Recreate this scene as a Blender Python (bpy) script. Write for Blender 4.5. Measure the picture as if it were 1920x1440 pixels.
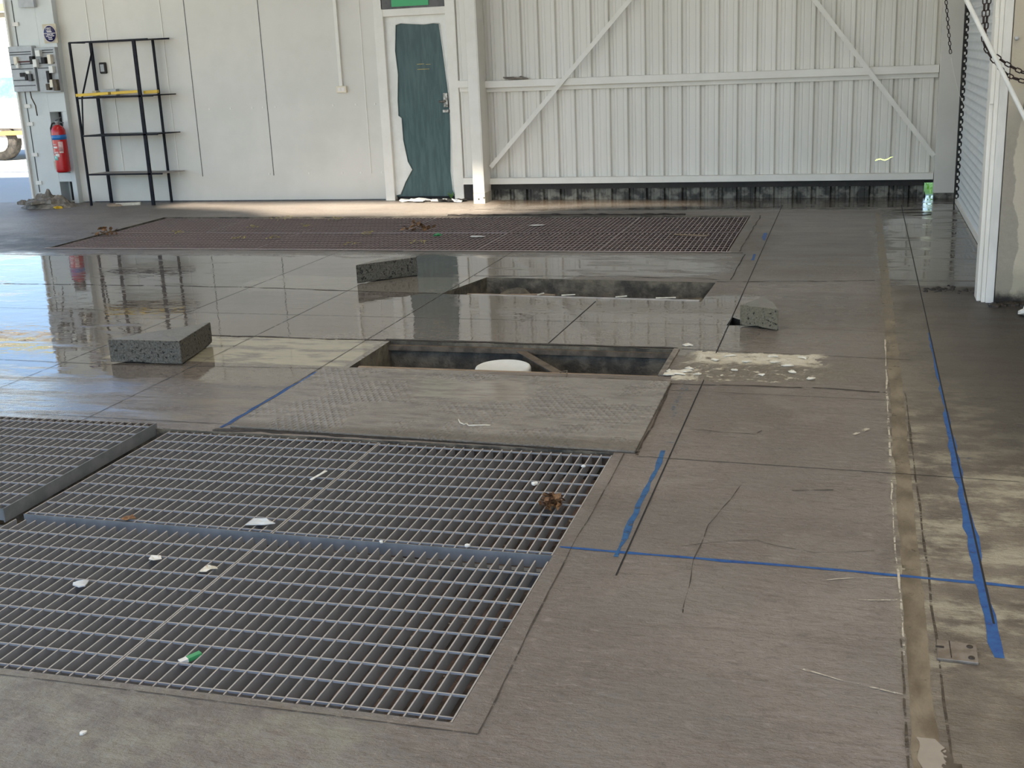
import bpy, bmesh, math, random
from mathutils import Vector, Matrix, noise as mnoise
from mathutils.geometry import tessellate_polygon

for o in list(bpy.data.objects):
    bpy.data.objects.remove(o)
S = bpy.context.scene
C = S.collection
R = math.radians
rnd = random.Random(7)

# ------------------------------------------------------------------ camera
cam_d = bpy.data.cameras.new('camera')
cam = bpy.data.objects.new('camera', cam_d)
C.objects.link(cam)
P_, R_, Y_, F_ = 0.273695683, -0.0430099943, 0.289361408, 2217.80
cam_d.sensor_fit = 'HORIZONTAL'
cam_d.sensor_width = 36.0
cam_d.lens = F_ / 1920.0 * 36.0
cam_d.clip_start = 0.02
cam_d.clip_end = 2000
_cy, _sy = math.cos(Y_), math.sin(Y_)
_rz = Matrix(((_cy, -_sy, 0), (_sy, _cy, 0), (0, 0, 1)))
_fw = Vector((0, math.cos(P_), -math.sin(P_)))
_up = Vector((0, math.sin(P_), math.cos(P_)))
_rt = Vector((1, 0, 0))
_cr, _sr = math.cos(R_), math.sin(R_)
_rt2 = _cr * _rt + _sr * _up
_up2 = -_sr * _rt + _cr * _up
_rt2, _up2, _fw2 = _rz @ _rt2, _rz @ _up2, _rz @ _fw
m = Matrix((_rt2, _up2, -_fw2)).transposed().to_4x4()
m.translation = Vector((0, 0, 1.7))
cam.matrix_world = m
S.camera = cam

# ------------------------------------------------------------------ light
w = bpy.data.worlds.new('sky')
S.world = w
w.use_nodes = True
wn = w.node_tree
wn.nodes.clear()
sky = wn.nodes.new('ShaderNodeTexSky')
sky.sky_type = 'NISHITA'
sky.sun_disc = False
sky.sun_elevation = R(54)
sky.sun_rotation = R(180)
sky.air_density = 1.0
sky.dust_density = 0.4
sky.ozone_density = 2.5
bg = wn.nodes.new('ShaderNodeBackground')
bg.inputs['Strength'].default_value = 0.30
wo = wn.nodes.new('ShaderNodeOutputWorld')
wn.links.new(sky.outputs[0], bg.inputs[0])
wn.links.new(bg.outputs[0], wo.inputs[0])

sun_d = bpy.data.lights.new('sun', 'SUN')
sun_d.energy = 14.0
sun_d.angle = R(4.0)
sun_d.color = (1.0, 0.91, 0.76)
sun = bpy.data.objects.new('sun', sun_d)
sun.rotation_euler = (R(36), 0, 0)
sun.location = (0, -10, 20)
C.objects.link(sun)

S.view_settings.view_transform = 'Standard'
S.view_settings.look = 'None'
S.view_settings.gamma = 1.0
S.view_settings.use_curve_mapping = False
S.view_settings.exposure = 0.50
S.cycles.use_denoising = True
S.cycles.max_bounces = 10
S.cycles.diffuse_bounces = 6
S.cycles.sample_clamp_indirect = 8.0
S.cycles.caustics_reflective = False
S.cycles.caustics_refractive = False

# ------------------------------------------------------------------ helpers
ORIG = {}


def tag(o, label=None, cat=None, group=None, kind=None):
    if label: o['label'] = label
    if cat: o['category'] = cat
    if group: o['group'] = group
    if kind: o['kind'] = kind
    return o


def empty(name, loc, label, cat, group=None):
    o = bpy.data.objects.new(name, None)
    o.empty_display_size = 0.1
    o.location = loc
    C.objects.link(o)
    ORIG[o.name] = Vector(loc)
    return tag(o, label, cat, group)


class MB:
    def __init__(s):
        s.v = []; s.f = []; s.smooth = []

    def add(s, vs, fs, smooth=False):
        b = len(s.v)
        s.v += [tuple(p) for p in vs]
        for f in fs:
            s.f.append(tuple(i + b for i in f)); s.smooth.append(smooth)
        return s

    def box(s, x0, x1, y0, y1, z0, z1):
        return s.add([(x0, y0, z0), (x1, y0, z0), (x1, y1, z0), (x0, y1, z0), (x0, y0, z1), (x1, y0, z1), (x1, y1, z1), (x0, y1, z1)],
                     [(0, 3, 2, 1), (4, 5, 6, 7), (0, 1, 5, 4), (1, 2, 6, 5), (2, 3, 7, 6), (3, 0, 4, 7)])

    def prism(s, pts, z0, z1):
        n = len(pts)
        a = sum(pts[i][0] * pts[(i + 1) % n][1] - pts[(i + 1) % n][0] * pts[i][1] for i in range(n))
        if a < 0: pts = pts[::-1]
        vs = [(p[0], p[1], z0) for p in pts] + [(p[0], p[1], z1) for p in pts]
        fs = [tuple(range(n))[::-1], tuple(range(n, 2 * n))] + [(i, (i + 1) % n, (i + 1) % n + n, i + n) for i in range(n)]
        return s.add(vs, fs)

    def bar(s, a, b, w, h, up=(0, 0, 1)):
        a, b = Vector(a), Vector(b)
        d = (b - a).normalized()
        u = Vector(up)
        sd = d.cross(u)
        if sd.length < 1e-4: sd = d.cross(Vector((1, 0, 0)))
        sd.normalize(); u = sd.cross(d).normalized()
        sd *= w / 2; u *= h / 2
        vs = [a - sd - u, a + sd - u, a + sd + u, a - sd + u, b - sd - u, b + sd - u, b + sd + u, b - sd + u]
        return s.add(vs, [(0, 1, 2, 3), (7, 6, 5, 4), (0, 4, 5, 1), (1, 5, 6, 2), (2, 6, 7, 3), (3, 7, 4, 0)])

    def tube(s, pts, r, n=8, closed=False):
        pts = [Vector(p) for p in pts]
        rings = []
        m_ = len(pts)
        prev = None
        for i, p in enumerate(pts):
            if closed: d = pts[(i + 1) % m_] - pts[i - 1]
            else: d = pts[min(i + 1, m_ - 1)] - pts[max(i - 1, 0)]
            d.normalize()
            ref = prev if prev is not None else (Vector((0, 0, 1)) if abs(d.z) < .9 else Vector((1, 0, 0)))
            sd = d.cross(ref)
            if sd.length < 1e-3: sd = d.cross(Vector((0, 1, 0)))
            sd.normalize(); u = sd.cross(d).normalized(); prev = u
            rr = r[i] if isinstance(r, (list, tuple)) else r
            rings.append([p + rr * (math.cos(2 * math.pi * k / n) * sd + math.sin(2 * math.pi * k / n) * u) for k in range(n)])
        vs = [q for rg in rings for q in rg]
        fs = []
        L = m_ if closed else m_ - 1
        for i in range(L):
            j = (i + 1) % m_
            for k in range(n):
                fs.append((i * n + k, i * n + (k + 1) % n, j * n + (k + 1) % n, j * n + k))
        if not closed:
            fs.append(tuple(range(n))[::-1]); fs.append(tuple(range((m_ - 1) * n, m_ * n)))
        return s.add(vs, fs, True)

    def lathe(s, prof, cx, cy, n=28, smooth=True):
        vs = []; fs = []
        for (r, z) in prof:
            for k in range(n):
                a = 2 * math.pi * k / n
                vs.append((cx + r * math.cos(a), cy + r * math.sin(a), z))
        for i in range(len(prof) - 1):
            for k in range(n):
                fs.append((i * n + k, i * n + (k + 1) % n, (i + 1) * n + (k + 1) % n, (i + 1) * n + k))
        fs.append(tuple(range(n))[::-1]); fs.append(tuple(range((len(prof) - 1) * n, len(prof) * n)))
        return s.add(vs, fs, smooth)

    def build(s, name, mat, parent=None, bevel=0, kind=None, label=None, origin=None):
        me = bpy.data.meshes.new(name)
        off = Vector(origin) if origin is not None else (ORIG[parent.name] if parent is not None else Vector((0, 0, 0)))
        me.from_pydata([Vector(v) - off for v in s.v], [], s.f)
        me.polygons.foreach_set('use_smooth', s.smooth)
        me.materials.append(mat)
        me.update()
        o = bpy.data.objects.new(name, me)
        C.objects.link(o)
        if parent is not None:
            o.parent = parent
            ORIG[o.name] = ORIG[parent.name]
        else:
            o.location = off
            ORIG[o.name] = Vector(off)
        if bevel:
            b = o.modifiers.new('bevel', 'BEVEL')
            b.width = bevel; b.segments = 2; b.limit_method = 'ANGLE'
        if kind: o['kind'] = kind
        if label: o['label'] = label
        return o


# ---- node helper
class NT:
    def __init__(s, name):
        s.m = bpy.data.materials.new(name)
        s.m.use_nodes = True
        s.t = s.m.node_tree
        s.t.nodes.clear()
        s.out = s.t.nodes.new('ShaderNodeOutputMaterial')
        s.b = s.t.nodes.new('ShaderNodeBsdfPrincipled')
        s.t.links.new(s.b.outputs[0], s.out.inputs[0])
        s.geo = None

    def pos(s):
        if not s.geo: s.geo = s.t.nodes.new('ShaderNodeNewGeometry')
        return s.geo.outputs['Position']

    def obj(s):
        return s.t.nodes.new('ShaderNodeTexCoord').outputs['Object']

    def plug(s, sock, v):
        if isinstance(v, bpy.types.NodeSocket): s.t.links.new(v, sock)
        elif v is not None:
            if hasattr(sock.default_value, '__len__') and not hasattr(v, '__len__'): v = (v, v, v)
            if hasattr(v, '__len__') and len(v) == 3 and len(sock.default_value) == 4: v = tuple(v) + (1,)
            sock.default_value = v

    def M(s, op, a, b=None, c=None, clamp=False):
        n = s.t.nodes.new('ShaderNodeMath'); n.operation = op; n.use_clamp = clamp
        s.plug(n.inputs[0], a); s.plug(n.inputs[1], b)
        if c is not None: s.plug(n.inputs[2], c)
        return n.outputs[0]

    def sep(s, v):
        n = s.t.nodes.new('ShaderNodeSeparateXYZ'); s.plug(n.inputs[0], v)
        return n.outputs

    def vscale(s, v, sc):
        n = s.t.nodes.new('ShaderNodeMapping'); s.plug(n.inputs[0], v); n.inputs['Scale'].default_value = sc
        return n.outputs[0]

    def noise(s, v, scale, detail=4, rough=.55, dist=0):
        n = s.t.nodes.new('ShaderNodeTexNoise'); s.plug(n.inputs['Vector'], v)
        n.inputs['Scale'].default_value = scale; n.inputs['Detail'].default_value = detail
        n.inputs['Roughness'].default_value = rough; n.inputs['Distortion'].default_value = dist
        return n.outputs[0]

    def ramp(s, v, a, b):  # smooth 0..1 between a and b
        n = s.t.nodes.new('ShaderNodeMapRange'); n.interpolation_type = 'SMOOTHSTEP'
        s.plug(n.inputs[0], v); n.inputs[1].default_value = a; n.inputs[2].default_value = b
        return n.outputs[0]

    def mix(s, f, a, b):
        n = s.t.nodes.new('ShaderNodeMix'); n.data_type = 'RGBA'
        s.plug(n.inputs[0], f); s.plug(n.inputs[6], a); s.plug(n.inputs[7], b)
        return n.outputs[2]

    def fmix(s, f, a, b):
        n = s.t.nodes.new('ShaderNodeMix'); n.data_type = 'FLOAT'
        s.plug(n.inputs[0], f); s.plug(n.inputs[2], a); s.plug(n.inputs[3], b)
        return n.outputs[0]

    def bump(s, h, dist, strength=1.0, normal=None):
        n = s.t.nodes.new('ShaderNodeBump'); s.plug(n.inputs['Height'], h)
        n.inputs['Distance'].default_value = dist; s.plug(n.inputs['Strength'], strength)
        if normal is not None: s.plug(n.inputs['Normal'], normal)
        return n.outputs[0]

    def boxmask(s, x, y, x0, x1, y0, y1, soft=.15):
        a = s.M('MINIMUM', s.M('SUBTRACT', x, x0), s.M('SUBTRACT', x1, x))
        b = s.M('MINIMUM', s.M('SUBTRACT', y, y0), s.M('SUBTRACT', y1, y))
        d = s.M('MINIMUM', a, b)
        return s.ramp(d, -soft / 2, soft / 2)

    def set(s, **k):
        for n, v in k.items():
            s.plug(s.b.inputs[n.replace('_', ' ')], v)
        return s.m


def mk(name, c1, c2=None, rough=.6, metal=0, scale=6, bump=0, bscale=60, spec=.5, stretch=None, lo=.35, hi=.65, r2=None, coat=0, worn=None):
    n = NT(name)
    v = n.obj()
    if stretch: v = n.vscale(v, stretch)
    nz = n.noise(v, scale, 5, .6)
    f = n.ramp(nz, lo, hi)
    col = n.mix(f, c1, c2 or c1)
    ro = n.fmix(f, rough, r2 if r2 is not None else rough)
    n.set(Base_Color=col, Roughness=ro, Metallic=metal)
    n.b.inputs['Specular IOR Level'].default_value = spec
    if coat: n.b.inputs['Coat Weight'].default_value = coat
    if bump:
        n.set(Normal=n.bump(n.noise(v, bscale, 4, .6), bump))
    if worn:   # patchy coverage of thin paint or dirt
        n.set(Alpha=n.ramp(n.noise(n.pos(), worn[0], 6, .75), worn[1], worn[2]))
    return n.m


M_ = {}
M_['white_clad'] = mk('painted_white_sheet', (.58, .565, .52), (.64, .62, .575), rough=.38, r2=.5, scale=1.2, bump=.002, bscale=3)
M_['white_corr'] = mk('painted_white_corrugated', (.66, .64, .59), (.71, .69, .645), rough=.42, scale=2.0, stretch=(1, 1, .15))
M_['white_steel'] = mk('painted_white_steel', (.70, .68, .63), (.75, .73, .685), rough=.45, scale=4)
M_['blue_white'] = mk('cool_white_panel', (.56, .59, .59), (.61, .64, .63), rough=.45, scale=2)
M_['black_steel'] = mk('blue_black_painted_steel', (.004, .005, .011), (.012, .012, .016), rough=.5, scale=20, spec=.15)
M_['black'] = mk('black_rubber_and_shade', (.008, .008, .008), (.018, .016, .015), rough=.7, scale=15)  # shared by rubber parts and by strips that paint shade black
M_['grime'] = mk('grimy_sheet', (.018, .017, .014), (.17, .165, .14), rough=.55, scale=9, lo=.4, hi=.62, bump=.003, bscale=30)
M_['teal'] = mk('teal_door_panel', (.026, .062, .066), (.05, .098, .10), rough=.5, scale=3, stretch=(6, 6, .8), bump=.001, bscale=40)
M_['film'] = mk('peeling_white_film', (.66, .66, .63), (.74, .74, .71), rough=.35, scale=5)
M_['galv'] = mk('dusty_galvanised_steel', (.33, .335, .345), (.49, .485, .48), rough=.8, metal=0, spec=.25, scale=14, bump=.0006, bscale=160)
M_['galv_far'] = mk('dusty_maroon_tinged_steel', (.35, .275, .26), (.50, .43, .40), rough=.75, metal=0, scale=5)
M_['galv_band'] = mk('bluish_galvanised_band', (.13, .14, .145), (.18, .185, .19), rough=.75, metal=0, scale=10)
M_['concrete_cut'] = None
M_['rust'] = mk('rusty_steel', (.06, .045, .03), (.13, .10, .07), rough=.7, scale=14, bump=.002)
M_['maroon'] = mk('maroon_primer_steel', (.10, .018, .02), (.07, .02, .02), rough=.6, scale=8)
M_['pit'] = mk('dirty_pit_concrete', (.05, .044, .034), (.17, .145, .105), rough=.85, scale=7, bump=.02, bscale=22)
M_['pvc'] = mk('white_plastic', (.74, .75, .72), (.68, .69, .66), rough=.4, scale=12)
M_['chain'] = mk('dark_rusty_chain', (.02, .014, .014), (.05, .03, .028), rough=.5, metal=.5, scale=30)
M_['yellow'] = mk('yellow_paint', (.75, .50, .02), (.66, .42, .02), rough=.35, scale=10)
M_['red'] = mk('red_enamel', (.50, .012, .016), (.42, .010, .014), rough=.22, scale=5)
M_['blue_band'] = mk('blue_band', (.02, .17, .48), rough=.3)
M_['green_label'] = mk('green_label', (.12, .50, .42), (.3, .6, .55), rough=.4, scale=60)
M_['pink_label'] = mk('pale_print', (.62, .30, .30), (.75, .6, .58), rough=.4, scale=80)
M_['label_white'] = mk('white_print', (.75, .70, .68), rough=.4)
M_['navy'] = mk('navy_print', (.012, .012, .09), rough=.4)
M_['tan'] = mk('tan_board', (.48, .42, .30), (.55, .50, .38), rough=.6)
M_['grey_box'] = mk('grey_plastic_box', (.36, .38, .40), (.44, .46, .48), rough=.45, scale=8)
M_['dark_slot'] = mk('dark_slot', (.04, .045, .05), rough=.5)
M_['beige'] = mk('beige_plastic', (.70, .63, .50), (.74, .68, .56), rough=.4)
M_['wood'] = mk('weathered_timber', (.20, .14, .09), (.34, .26, .18), rough=.75, scale=8, stretch=(1, 8, 8), bump=.002)
M_['paper'] = mk('white_paper', (.75, .75, .72), (.62, .61, .56), rough=.7, scale=30)
M_['leaf_brown'] = mk('dry_brown_leaf', (.13, .06, .025), (.28, .155, .07), rough=.7, scale=25, bump=.003)
M_['leaf_yellow'] = mk('dry_yellow_leaf', (.46, .38, .12), (.30, .24, .09), rough=.7, scale=30)
M_['clear'] = mk('cloudy_plastic', (.50, .52, .52), (.60, .62, .62), rough=.25)
M_['green'] = mk('green_plastic', (.05, .28, .10), rough=.4)
M_['greenleaf'] = mk('green_leaf', (.05, .13, .03), (.10, .20, .05), rough=.6)
M_['plaster'] = mk('pale_plaster_flakes', (.56, .52, .42), (.74, .71, .62), rough=.75, scale=20, bump=.004)
M_['rubble'] = mk('grey_rubble', (.13, .115, .095), (.27, .24, .205), rough=.85, scale=12, bump=.008)
M_['dirt'] = mk('black_wet_dirt', (.010, .008, .006), (.035, .026, .02), rough=.5, scale=30, bump=.008)
M_['roof'] = mk('roof_underside', (.42, .42, .40), (.48, .48, .46), rough=.7)
M_['blue_paint'] = mk('blue_marking_paint', (.004, .055, .23), (.012, .10, .31), rough=.5, scale=30, lo=.3, hi=.7, worn=(30, .26, .42))
M_['blue_faint'] = mk('faint_blue_chalk', (.03, .12, .26), (.05, .17, .30), rough=.5, scale=30, worn=(26, .50, .75))
M_['blue_faint2'] = mk('thin_blue_paint', (.010, .075, .21), (.02, .11, .27), rough=.5, scale=30, worn=(18, .25, .48))
M_['saw'] = mk('black_saw_cut', (.006, .006, .007), rough=.7)
M_['saw_thin'] = mk('dark_joint_line', (.02, .018, .016), (.05, .045, .04), rough=.6, scale=20, worn=(12, .30, .55))
M_['crack'] = mk('dark_crack', (.03, .022, .017), (.07, .055, .045), rough=.7, scale=20, worn=(9, .36, .50))
M_['scratch'] = mk('pale_scratch', (.42, .38, .30), (.55, .50, .42), rough=.7, scale=40, worn=(9, .40, .52))
M_['joint_dirt'] = mk('dark_joint_dirt', (.03, .022, .015), (.08, .06, .04), rough=.5, scale=30, worn=(12, .40, .55))
M_['glass'] = mk('cyan_vehicle_glass', (.10, .42, .50), (.18, .50, .58), rough=.15)
M_['truck_white'] = mk('white_vehicle_paint', (.78, .78, .78), rough=.3)
M_['tyre'] = mk('tyre_rubber', (.03, .028, .026), (.08, .07, .06), rough=.8, scale=12)
M_['orange'] = mk('orange_rail', (.70, .34, .08), rough=.5)
M_['olive'] = mk('olive_fascia', (.30, .30, .14), (.34, .33, .18), rough=.6)
M_['tanbeam'] = mk('tan_beam', (.55, .45, .33), rough=.6)
M_['exit_green'] = mk('green_sign_face', (.02, .33, .12), rough=.4)
M_['grey_dark'] = mk('dark_grey_plastic', (.05, .05, .055), (.10, .10, .10), rough=.5)


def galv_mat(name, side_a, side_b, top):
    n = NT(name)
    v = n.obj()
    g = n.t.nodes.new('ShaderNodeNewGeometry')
    up = n.ramp(n.sep(g.outputs['Normal'])[2], .6, .9)  # upward faces paler than the sides, mixed by normal
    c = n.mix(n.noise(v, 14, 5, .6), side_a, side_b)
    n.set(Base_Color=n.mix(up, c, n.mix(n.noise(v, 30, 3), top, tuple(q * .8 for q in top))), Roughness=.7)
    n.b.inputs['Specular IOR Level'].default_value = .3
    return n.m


M_['galv_bar'] = galv_mat('pale_topped_steel_bar', (.18, .185, .20), (.29, .29, .295), (.41, .385, .355))
M_['galv_far'] = galv_mat('pale_topped_maroon_steel_bar', (.20, .145, .14), (.30, .24, .23), (.52, .45, .42))


def block_mat(ca=(.05, .047, .037), cb=(.115, .108, .09)):
    n = NT('cut_concrete_with_aggregate')
    v = n.obj()
    vo = n.t.nodes.new('ShaderNodeTexVoronoi'); n.plug(vo.inputs['Vector'], v); vo.inputs['Scale'].default_value = 55
    f = n.ramp(n.noise(v, 85, 4, .75), .38, .60)
    base = n.mix(f, ca, cb)
    speck = n.ramp(vo.outputs['Distance'], .22, .10)
    base = n.mix(n.M('MULTIPLY', speck, n.ramp(n.noise(v, 18, 2), .52, .62)), base, (.19, .18, .155))
    geo = n.t.nodes.new('ShaderNodeNewGeometry')
    base = n.mix(n.ramp(n.noise(v, 48, 2), .60, .66), base, (.015, .014, .012))
    up = n.ramp(n.sep(geo.outputs['Normal'])[2], .7, .9)
    base = n.mix(up, base, n.mix(n.noise(v, 9, 3), (.13, .125, .105), (.21, .20, .17)))
    n.set(Base_Color=base, Roughness=n.fmix(up, .65, .22), Normal=n.bump(n.M('ADD', n.noise(v, 80, 4), n.M('MULTIPLY', n.ramp(n.noise(v, 48, 2), .60, .68), -2.0)), .006))
    return n.m


M_['concrete_cut'] = block_mat()
M_['concrete_beige'] = block_mat((.105, .092, .060), (.15, .135, .095))


def floor_mat():
    n = NT('wet_stained_concrete')
    p = n.pos()
    x, y, z = n.sep(p)
    # warped coordinates for ragged outlines
    w1 = n.M('MULTIPLY', n.M('SUBTRACT', n.noise(p, 2.2, 5, .65), .5), .55)
    w2 = n.M('MULTIPLY', n.M('SUBTRACT', n.noise(n.vscale(p, (1, 1.7, 1)), 3.1, 5, .65), .5), .45)
    xw = n.M('ADD', x, w1); yw = n.M('ADD', y, w2)
    streak = n.noise(n.vscale(p, (.8, 4.5, 1)), 1.7, 7, .65, .4)
    big = n.noise(p, .55, 3, .5)
    fine = n.noise(p, 38, 4, .7)
    A = (.145, .121, .102); B = (.235, .20, .172)
    col = n.mix(n.ramp(big, .35, .65), A, B)
    col = n.mix(n.M('MULTIPLY', n.ramp(streak, .48, .72), .55), col, (.13, .108, .09))
    col = n.mix(n.M('MULTIPLY', n.ramp(fine, .45, .75), .40), col, (.12, .10, .085))
    gro = n.noise(n.vscale(p, (1, 2.2, 1)), 20, 7, .78, .6)
    col = n.mix(n.M('MULTIPLY', n.ramp(gro, .52, .62), .50), col, (.085, .068, .056))
    col = n.mix(n.M('MULTIPLY', n.ramp(gro, .45, .36), .45), col, (.32, .28, .245))
    blot = n.noise(p, 1.5, 5, .6, .8)
    col = n.mix(n.M('MULTIPLY', n.ramp(blot, .50, .60), .28), col, (.17, .16, .145))
    col = n.mix(n.M('MULTIPLY', n.ramp(blot, .42, .34), .25), col, (.30, .27, .235))
    # pale greenish stain in front of the near grating
    st = n.boxmask(xw, yw, -2.4, -1.15, 2.1, 2.62, .3)
    col = n.mix(n.M('MULTIPLY', st, n.M('MULTIPLY', n.ramp(n.noise(p, 7, 6, .75), .38, .66), .7)), col, (.27, .26, .20))
    # brown, darker strip to the right of the long joint
    rt = n.boxmask(x, y, .17, 30, -10, 12.6, .06)
    rcol = n.mix(n.ramp(n.noise(p, 2.2, 6, .65), .4, .62), (.10, .078, .057), (.20, .168, .128))
    pale = n.M('MULTIPLY', n.ramp(n.noise(n.vscale(p, (1, 1.6, 1)), 4.2, 7, .72), .44, .62), n.ramp(yw, 6.6, 5.0))
    pale = n.M('MULTIPLY', pale, n.ramp(yw, 2.7, 3.5))
    rcol = n.mix(n.M('MULTIPLY', pale, .85), rcol, (.40, .36, .265))
    col = n.mix(rt, col, rcol)
    # yellowish patch of newer concrete beside the trench openings
    yp = n.boxmask(x, y, -4.40, -2.80, 6.03, 6.66, .02)
    col = n.mix(n.M('MULTIPLY', yp, n.ramp(n.noise(n.vscale(p, (1, 3, 1)), 3, 5, .6), .66, .46)), col, (.50, .46, .33))
    yp2 = n.boxmask(x, y, -4.7, -2.75, 8.10, 8.74, .02)
    col = n.mix(n.M('MULTIPLY', yp2, .45), col, (.42, .39, .31))
    # ---- wetness
    zs = [(-13, -2.0, 5.55, 9.75, 1.0), (-5.3, -2.75, 4.72, 6.1, .72), (-13, -5.0, 4.0, 6.0, .9), (-3.5, -.55, 6.50, 8.2, 1.15), (-4.6, -.9, 8.75, 9.9, .80),
          (-.80, .18, 6.5, 9.0, .55), (.18, 9, 5.4, 8.5, .50), (.14, 9, 8.5, 14, .85), (-4.0, 2, 12.55, 14, .85), (-.8, .3, 9.2, 12.5, .5)]
    W = None
    for (x0, x1, y0, y1, a) in zs:
        k = n.M('MULTIPLY', n.boxmask(xw, yw, x0, x1, y0, y1, .5), a)
        W = k if W is None else n.M('MAXIMUM', W, k)
    W = n.M('MULTIPLY', W, n.fmix(n.ramp(streak, .75, .40), .60, 1.0))
    wet = n.ramp(W, .05, .8)
    pool = n.ramp(W, .50, .85)
    col = n.mix(n.M('MULTIPLY', wet, .36), col, n.mix(1.0, (.5, .5, .5), (.085, .078, .068)))
    dark = n.boxmask(xw, yw, .50, 9, 5.0, 8.8, 1.0)
    col = n.mix(n.M('MULTIPLY', dark, .93), col, (.018, .014, .011))
    # black wet sludge along the back wall's foot
    sl = n.boxmask(xw, yw, -4.1, 1.2, 13.15, 14, .35)
    col = n.mix(n.M('MULTIPLY', sl, .8), col, (.05, .035, .022))
    sl2 = n.boxmask(xw, yw, -13, -6.6, 9.2, 10.9, .8)
    sl2 = n.M('MULTIPLY', sl2, n.ramp(n.M('ADD', x, n.M('MULTIPLY', y, .35)), -3.6, -4.6))
    col = n.mix(n.M('MULTIPLY', sl2, n.ramp(n.noise(n.vscale(p, (1, 1.6, 1)), 2.3, 6, .7), .36, .56)), col, (.03, .027, .024))
    ro = n.fmix(wet, n.fmix(n.noise(p, 3, 3), .36, .60), .20)
    ro = n.fmix(pool, ro, n.fmix(n.ramp(n.noise(p, 5, 5, .7), .48, .66), .015, .12))
    ro = n.M('ADD', ro, n.M('MULTIPLY', dark, .22))
    # dry surface bump, ripples on the water
    h = n.M('ADD', n.M('MULTIPLY', fine, .35), n.M('MULTIPLY', n.noise(n.vscale(p, (1, 2.6, 1)), 9, 6, .7), 1.0))
    bs = n.fmix(pool, n.fmix(wet, 1.0, .35), .0)
    nb = n.bump(h, .020, bs)
    rp = n.bump(n.noise(n.vscale(p, (1, 1.6, 1)), 4.5, 3, .5), .002, n.M('MULTIPLY', pool, .5), nb)
    n.set(Base_Color=col, Roughness=ro, Normal=rp)
    n.b.inputs['IOR'].default_value = 1.62
    return n.m


M_['floor'] = floor_mat()


def ground_mat():
    n = NT('outdoor_ground')
    p = n.pos(); x, y, z = n.sep(p)
    col = n.mix(n.noise(p, .8, 5), (.42, .41, .37), (.52, .51, .47))
    g = n.boxmask(x, y, -9.5, 60, 13.9, 60, .3)
    col = n.mix(g, col, n.mix(n.noise(p, 8, 4), (.22, .38, .06), (.42, .55, .12)))
    n.set(Base_Color=col, Roughness=.9)
    return n.m


def poly_holes(outer, holes, z):
    loops = [[Vector((a, b, 0)) for a, b in outer]] + [[Vector((a, b, 0)) for a, b in h] for h in holes]
    tris = tessellate_polygon(loops)
    vs = [(v.x, v.y, z) for l in loops for v in l]
    fs = []
    for t in tris:
        a, b, c = (Vector(vs[i]) for i in t)
        if (b - a).cross(c - a).z < 0: t = t[::-1]
        fs.append(tuple(t))
    return vs, fs


# ------------------------------------------------------------------ floor with its openings
NG = [(-4.34, 2.60), (-0.978, 2.60), (-0.978, 4.80), (-4.34, 4.80)]
FG = [(-7.78, 10.03), (-1.03, 10.02), (-1.03, 12.20), (-7.80, 12.22)]
PN = [(-2.76, 6.02), (-0.985, 6.05), (-0.985, 6.64), (-2.76, 6.66)]
PF = [(-2.93, 8.10), (-1.00, 7.98), (-0.98, 8.66), (-2.78, 8.76)]
HB = [(-0.755, 7.285), (-0.62, 7.29), (-0.62, 7.40), (-0.70, 7.46), (-0.745, 7.52)]
outer = [(-17, -6), (6, -6), (6, 13.72), (-17, 13.72)]
fl = MB(); fl.add(*poly_holes(outer, [NG, FG, PN, PF, HB], 0))
floor = fl.build('floor', M_['floor'], kind='structure')


def liner(name, poly, depth, mat=None, zt=0.0):
    b = MB()
    n_ = len(poly)
    c = [(p[0], p[1]) for p in poly]
    for i in range(n_):
        a, d = c[i], c[(i + 1) % n_]
        b.add([(a[0], a[1], zt), (d[0], d[1], zt), (d[0], d[1], -depth), (a[0], a[1], -depth)], [(0, 1, 2, 3), (3, 2, 1, 0)][:1])
    b.add([(p[0], p[1], -depth) for p in c], [tuple(range(n_))])
    return b.build(name, mat or M_['pit'], floor)


liner('grating_pit', NG, .55); liner('grating_pit', FG, .55)
liner('open_trench', PN, .42); liner('open_trench', PF, .45)
liner('triangular_hole', HB, .25, M_['black'])

gv, gf = poly_holes([(-200, -120), (200, -120), (200, 260), (-200, 260)], [outer], -0.01)
MB().add(gv, gf).build('ground', ground_mat(), kind='structure')

# ---- ribbons on the floor: saw cuts, cracks, marking paint
strip_z = [0.0012]


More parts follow.
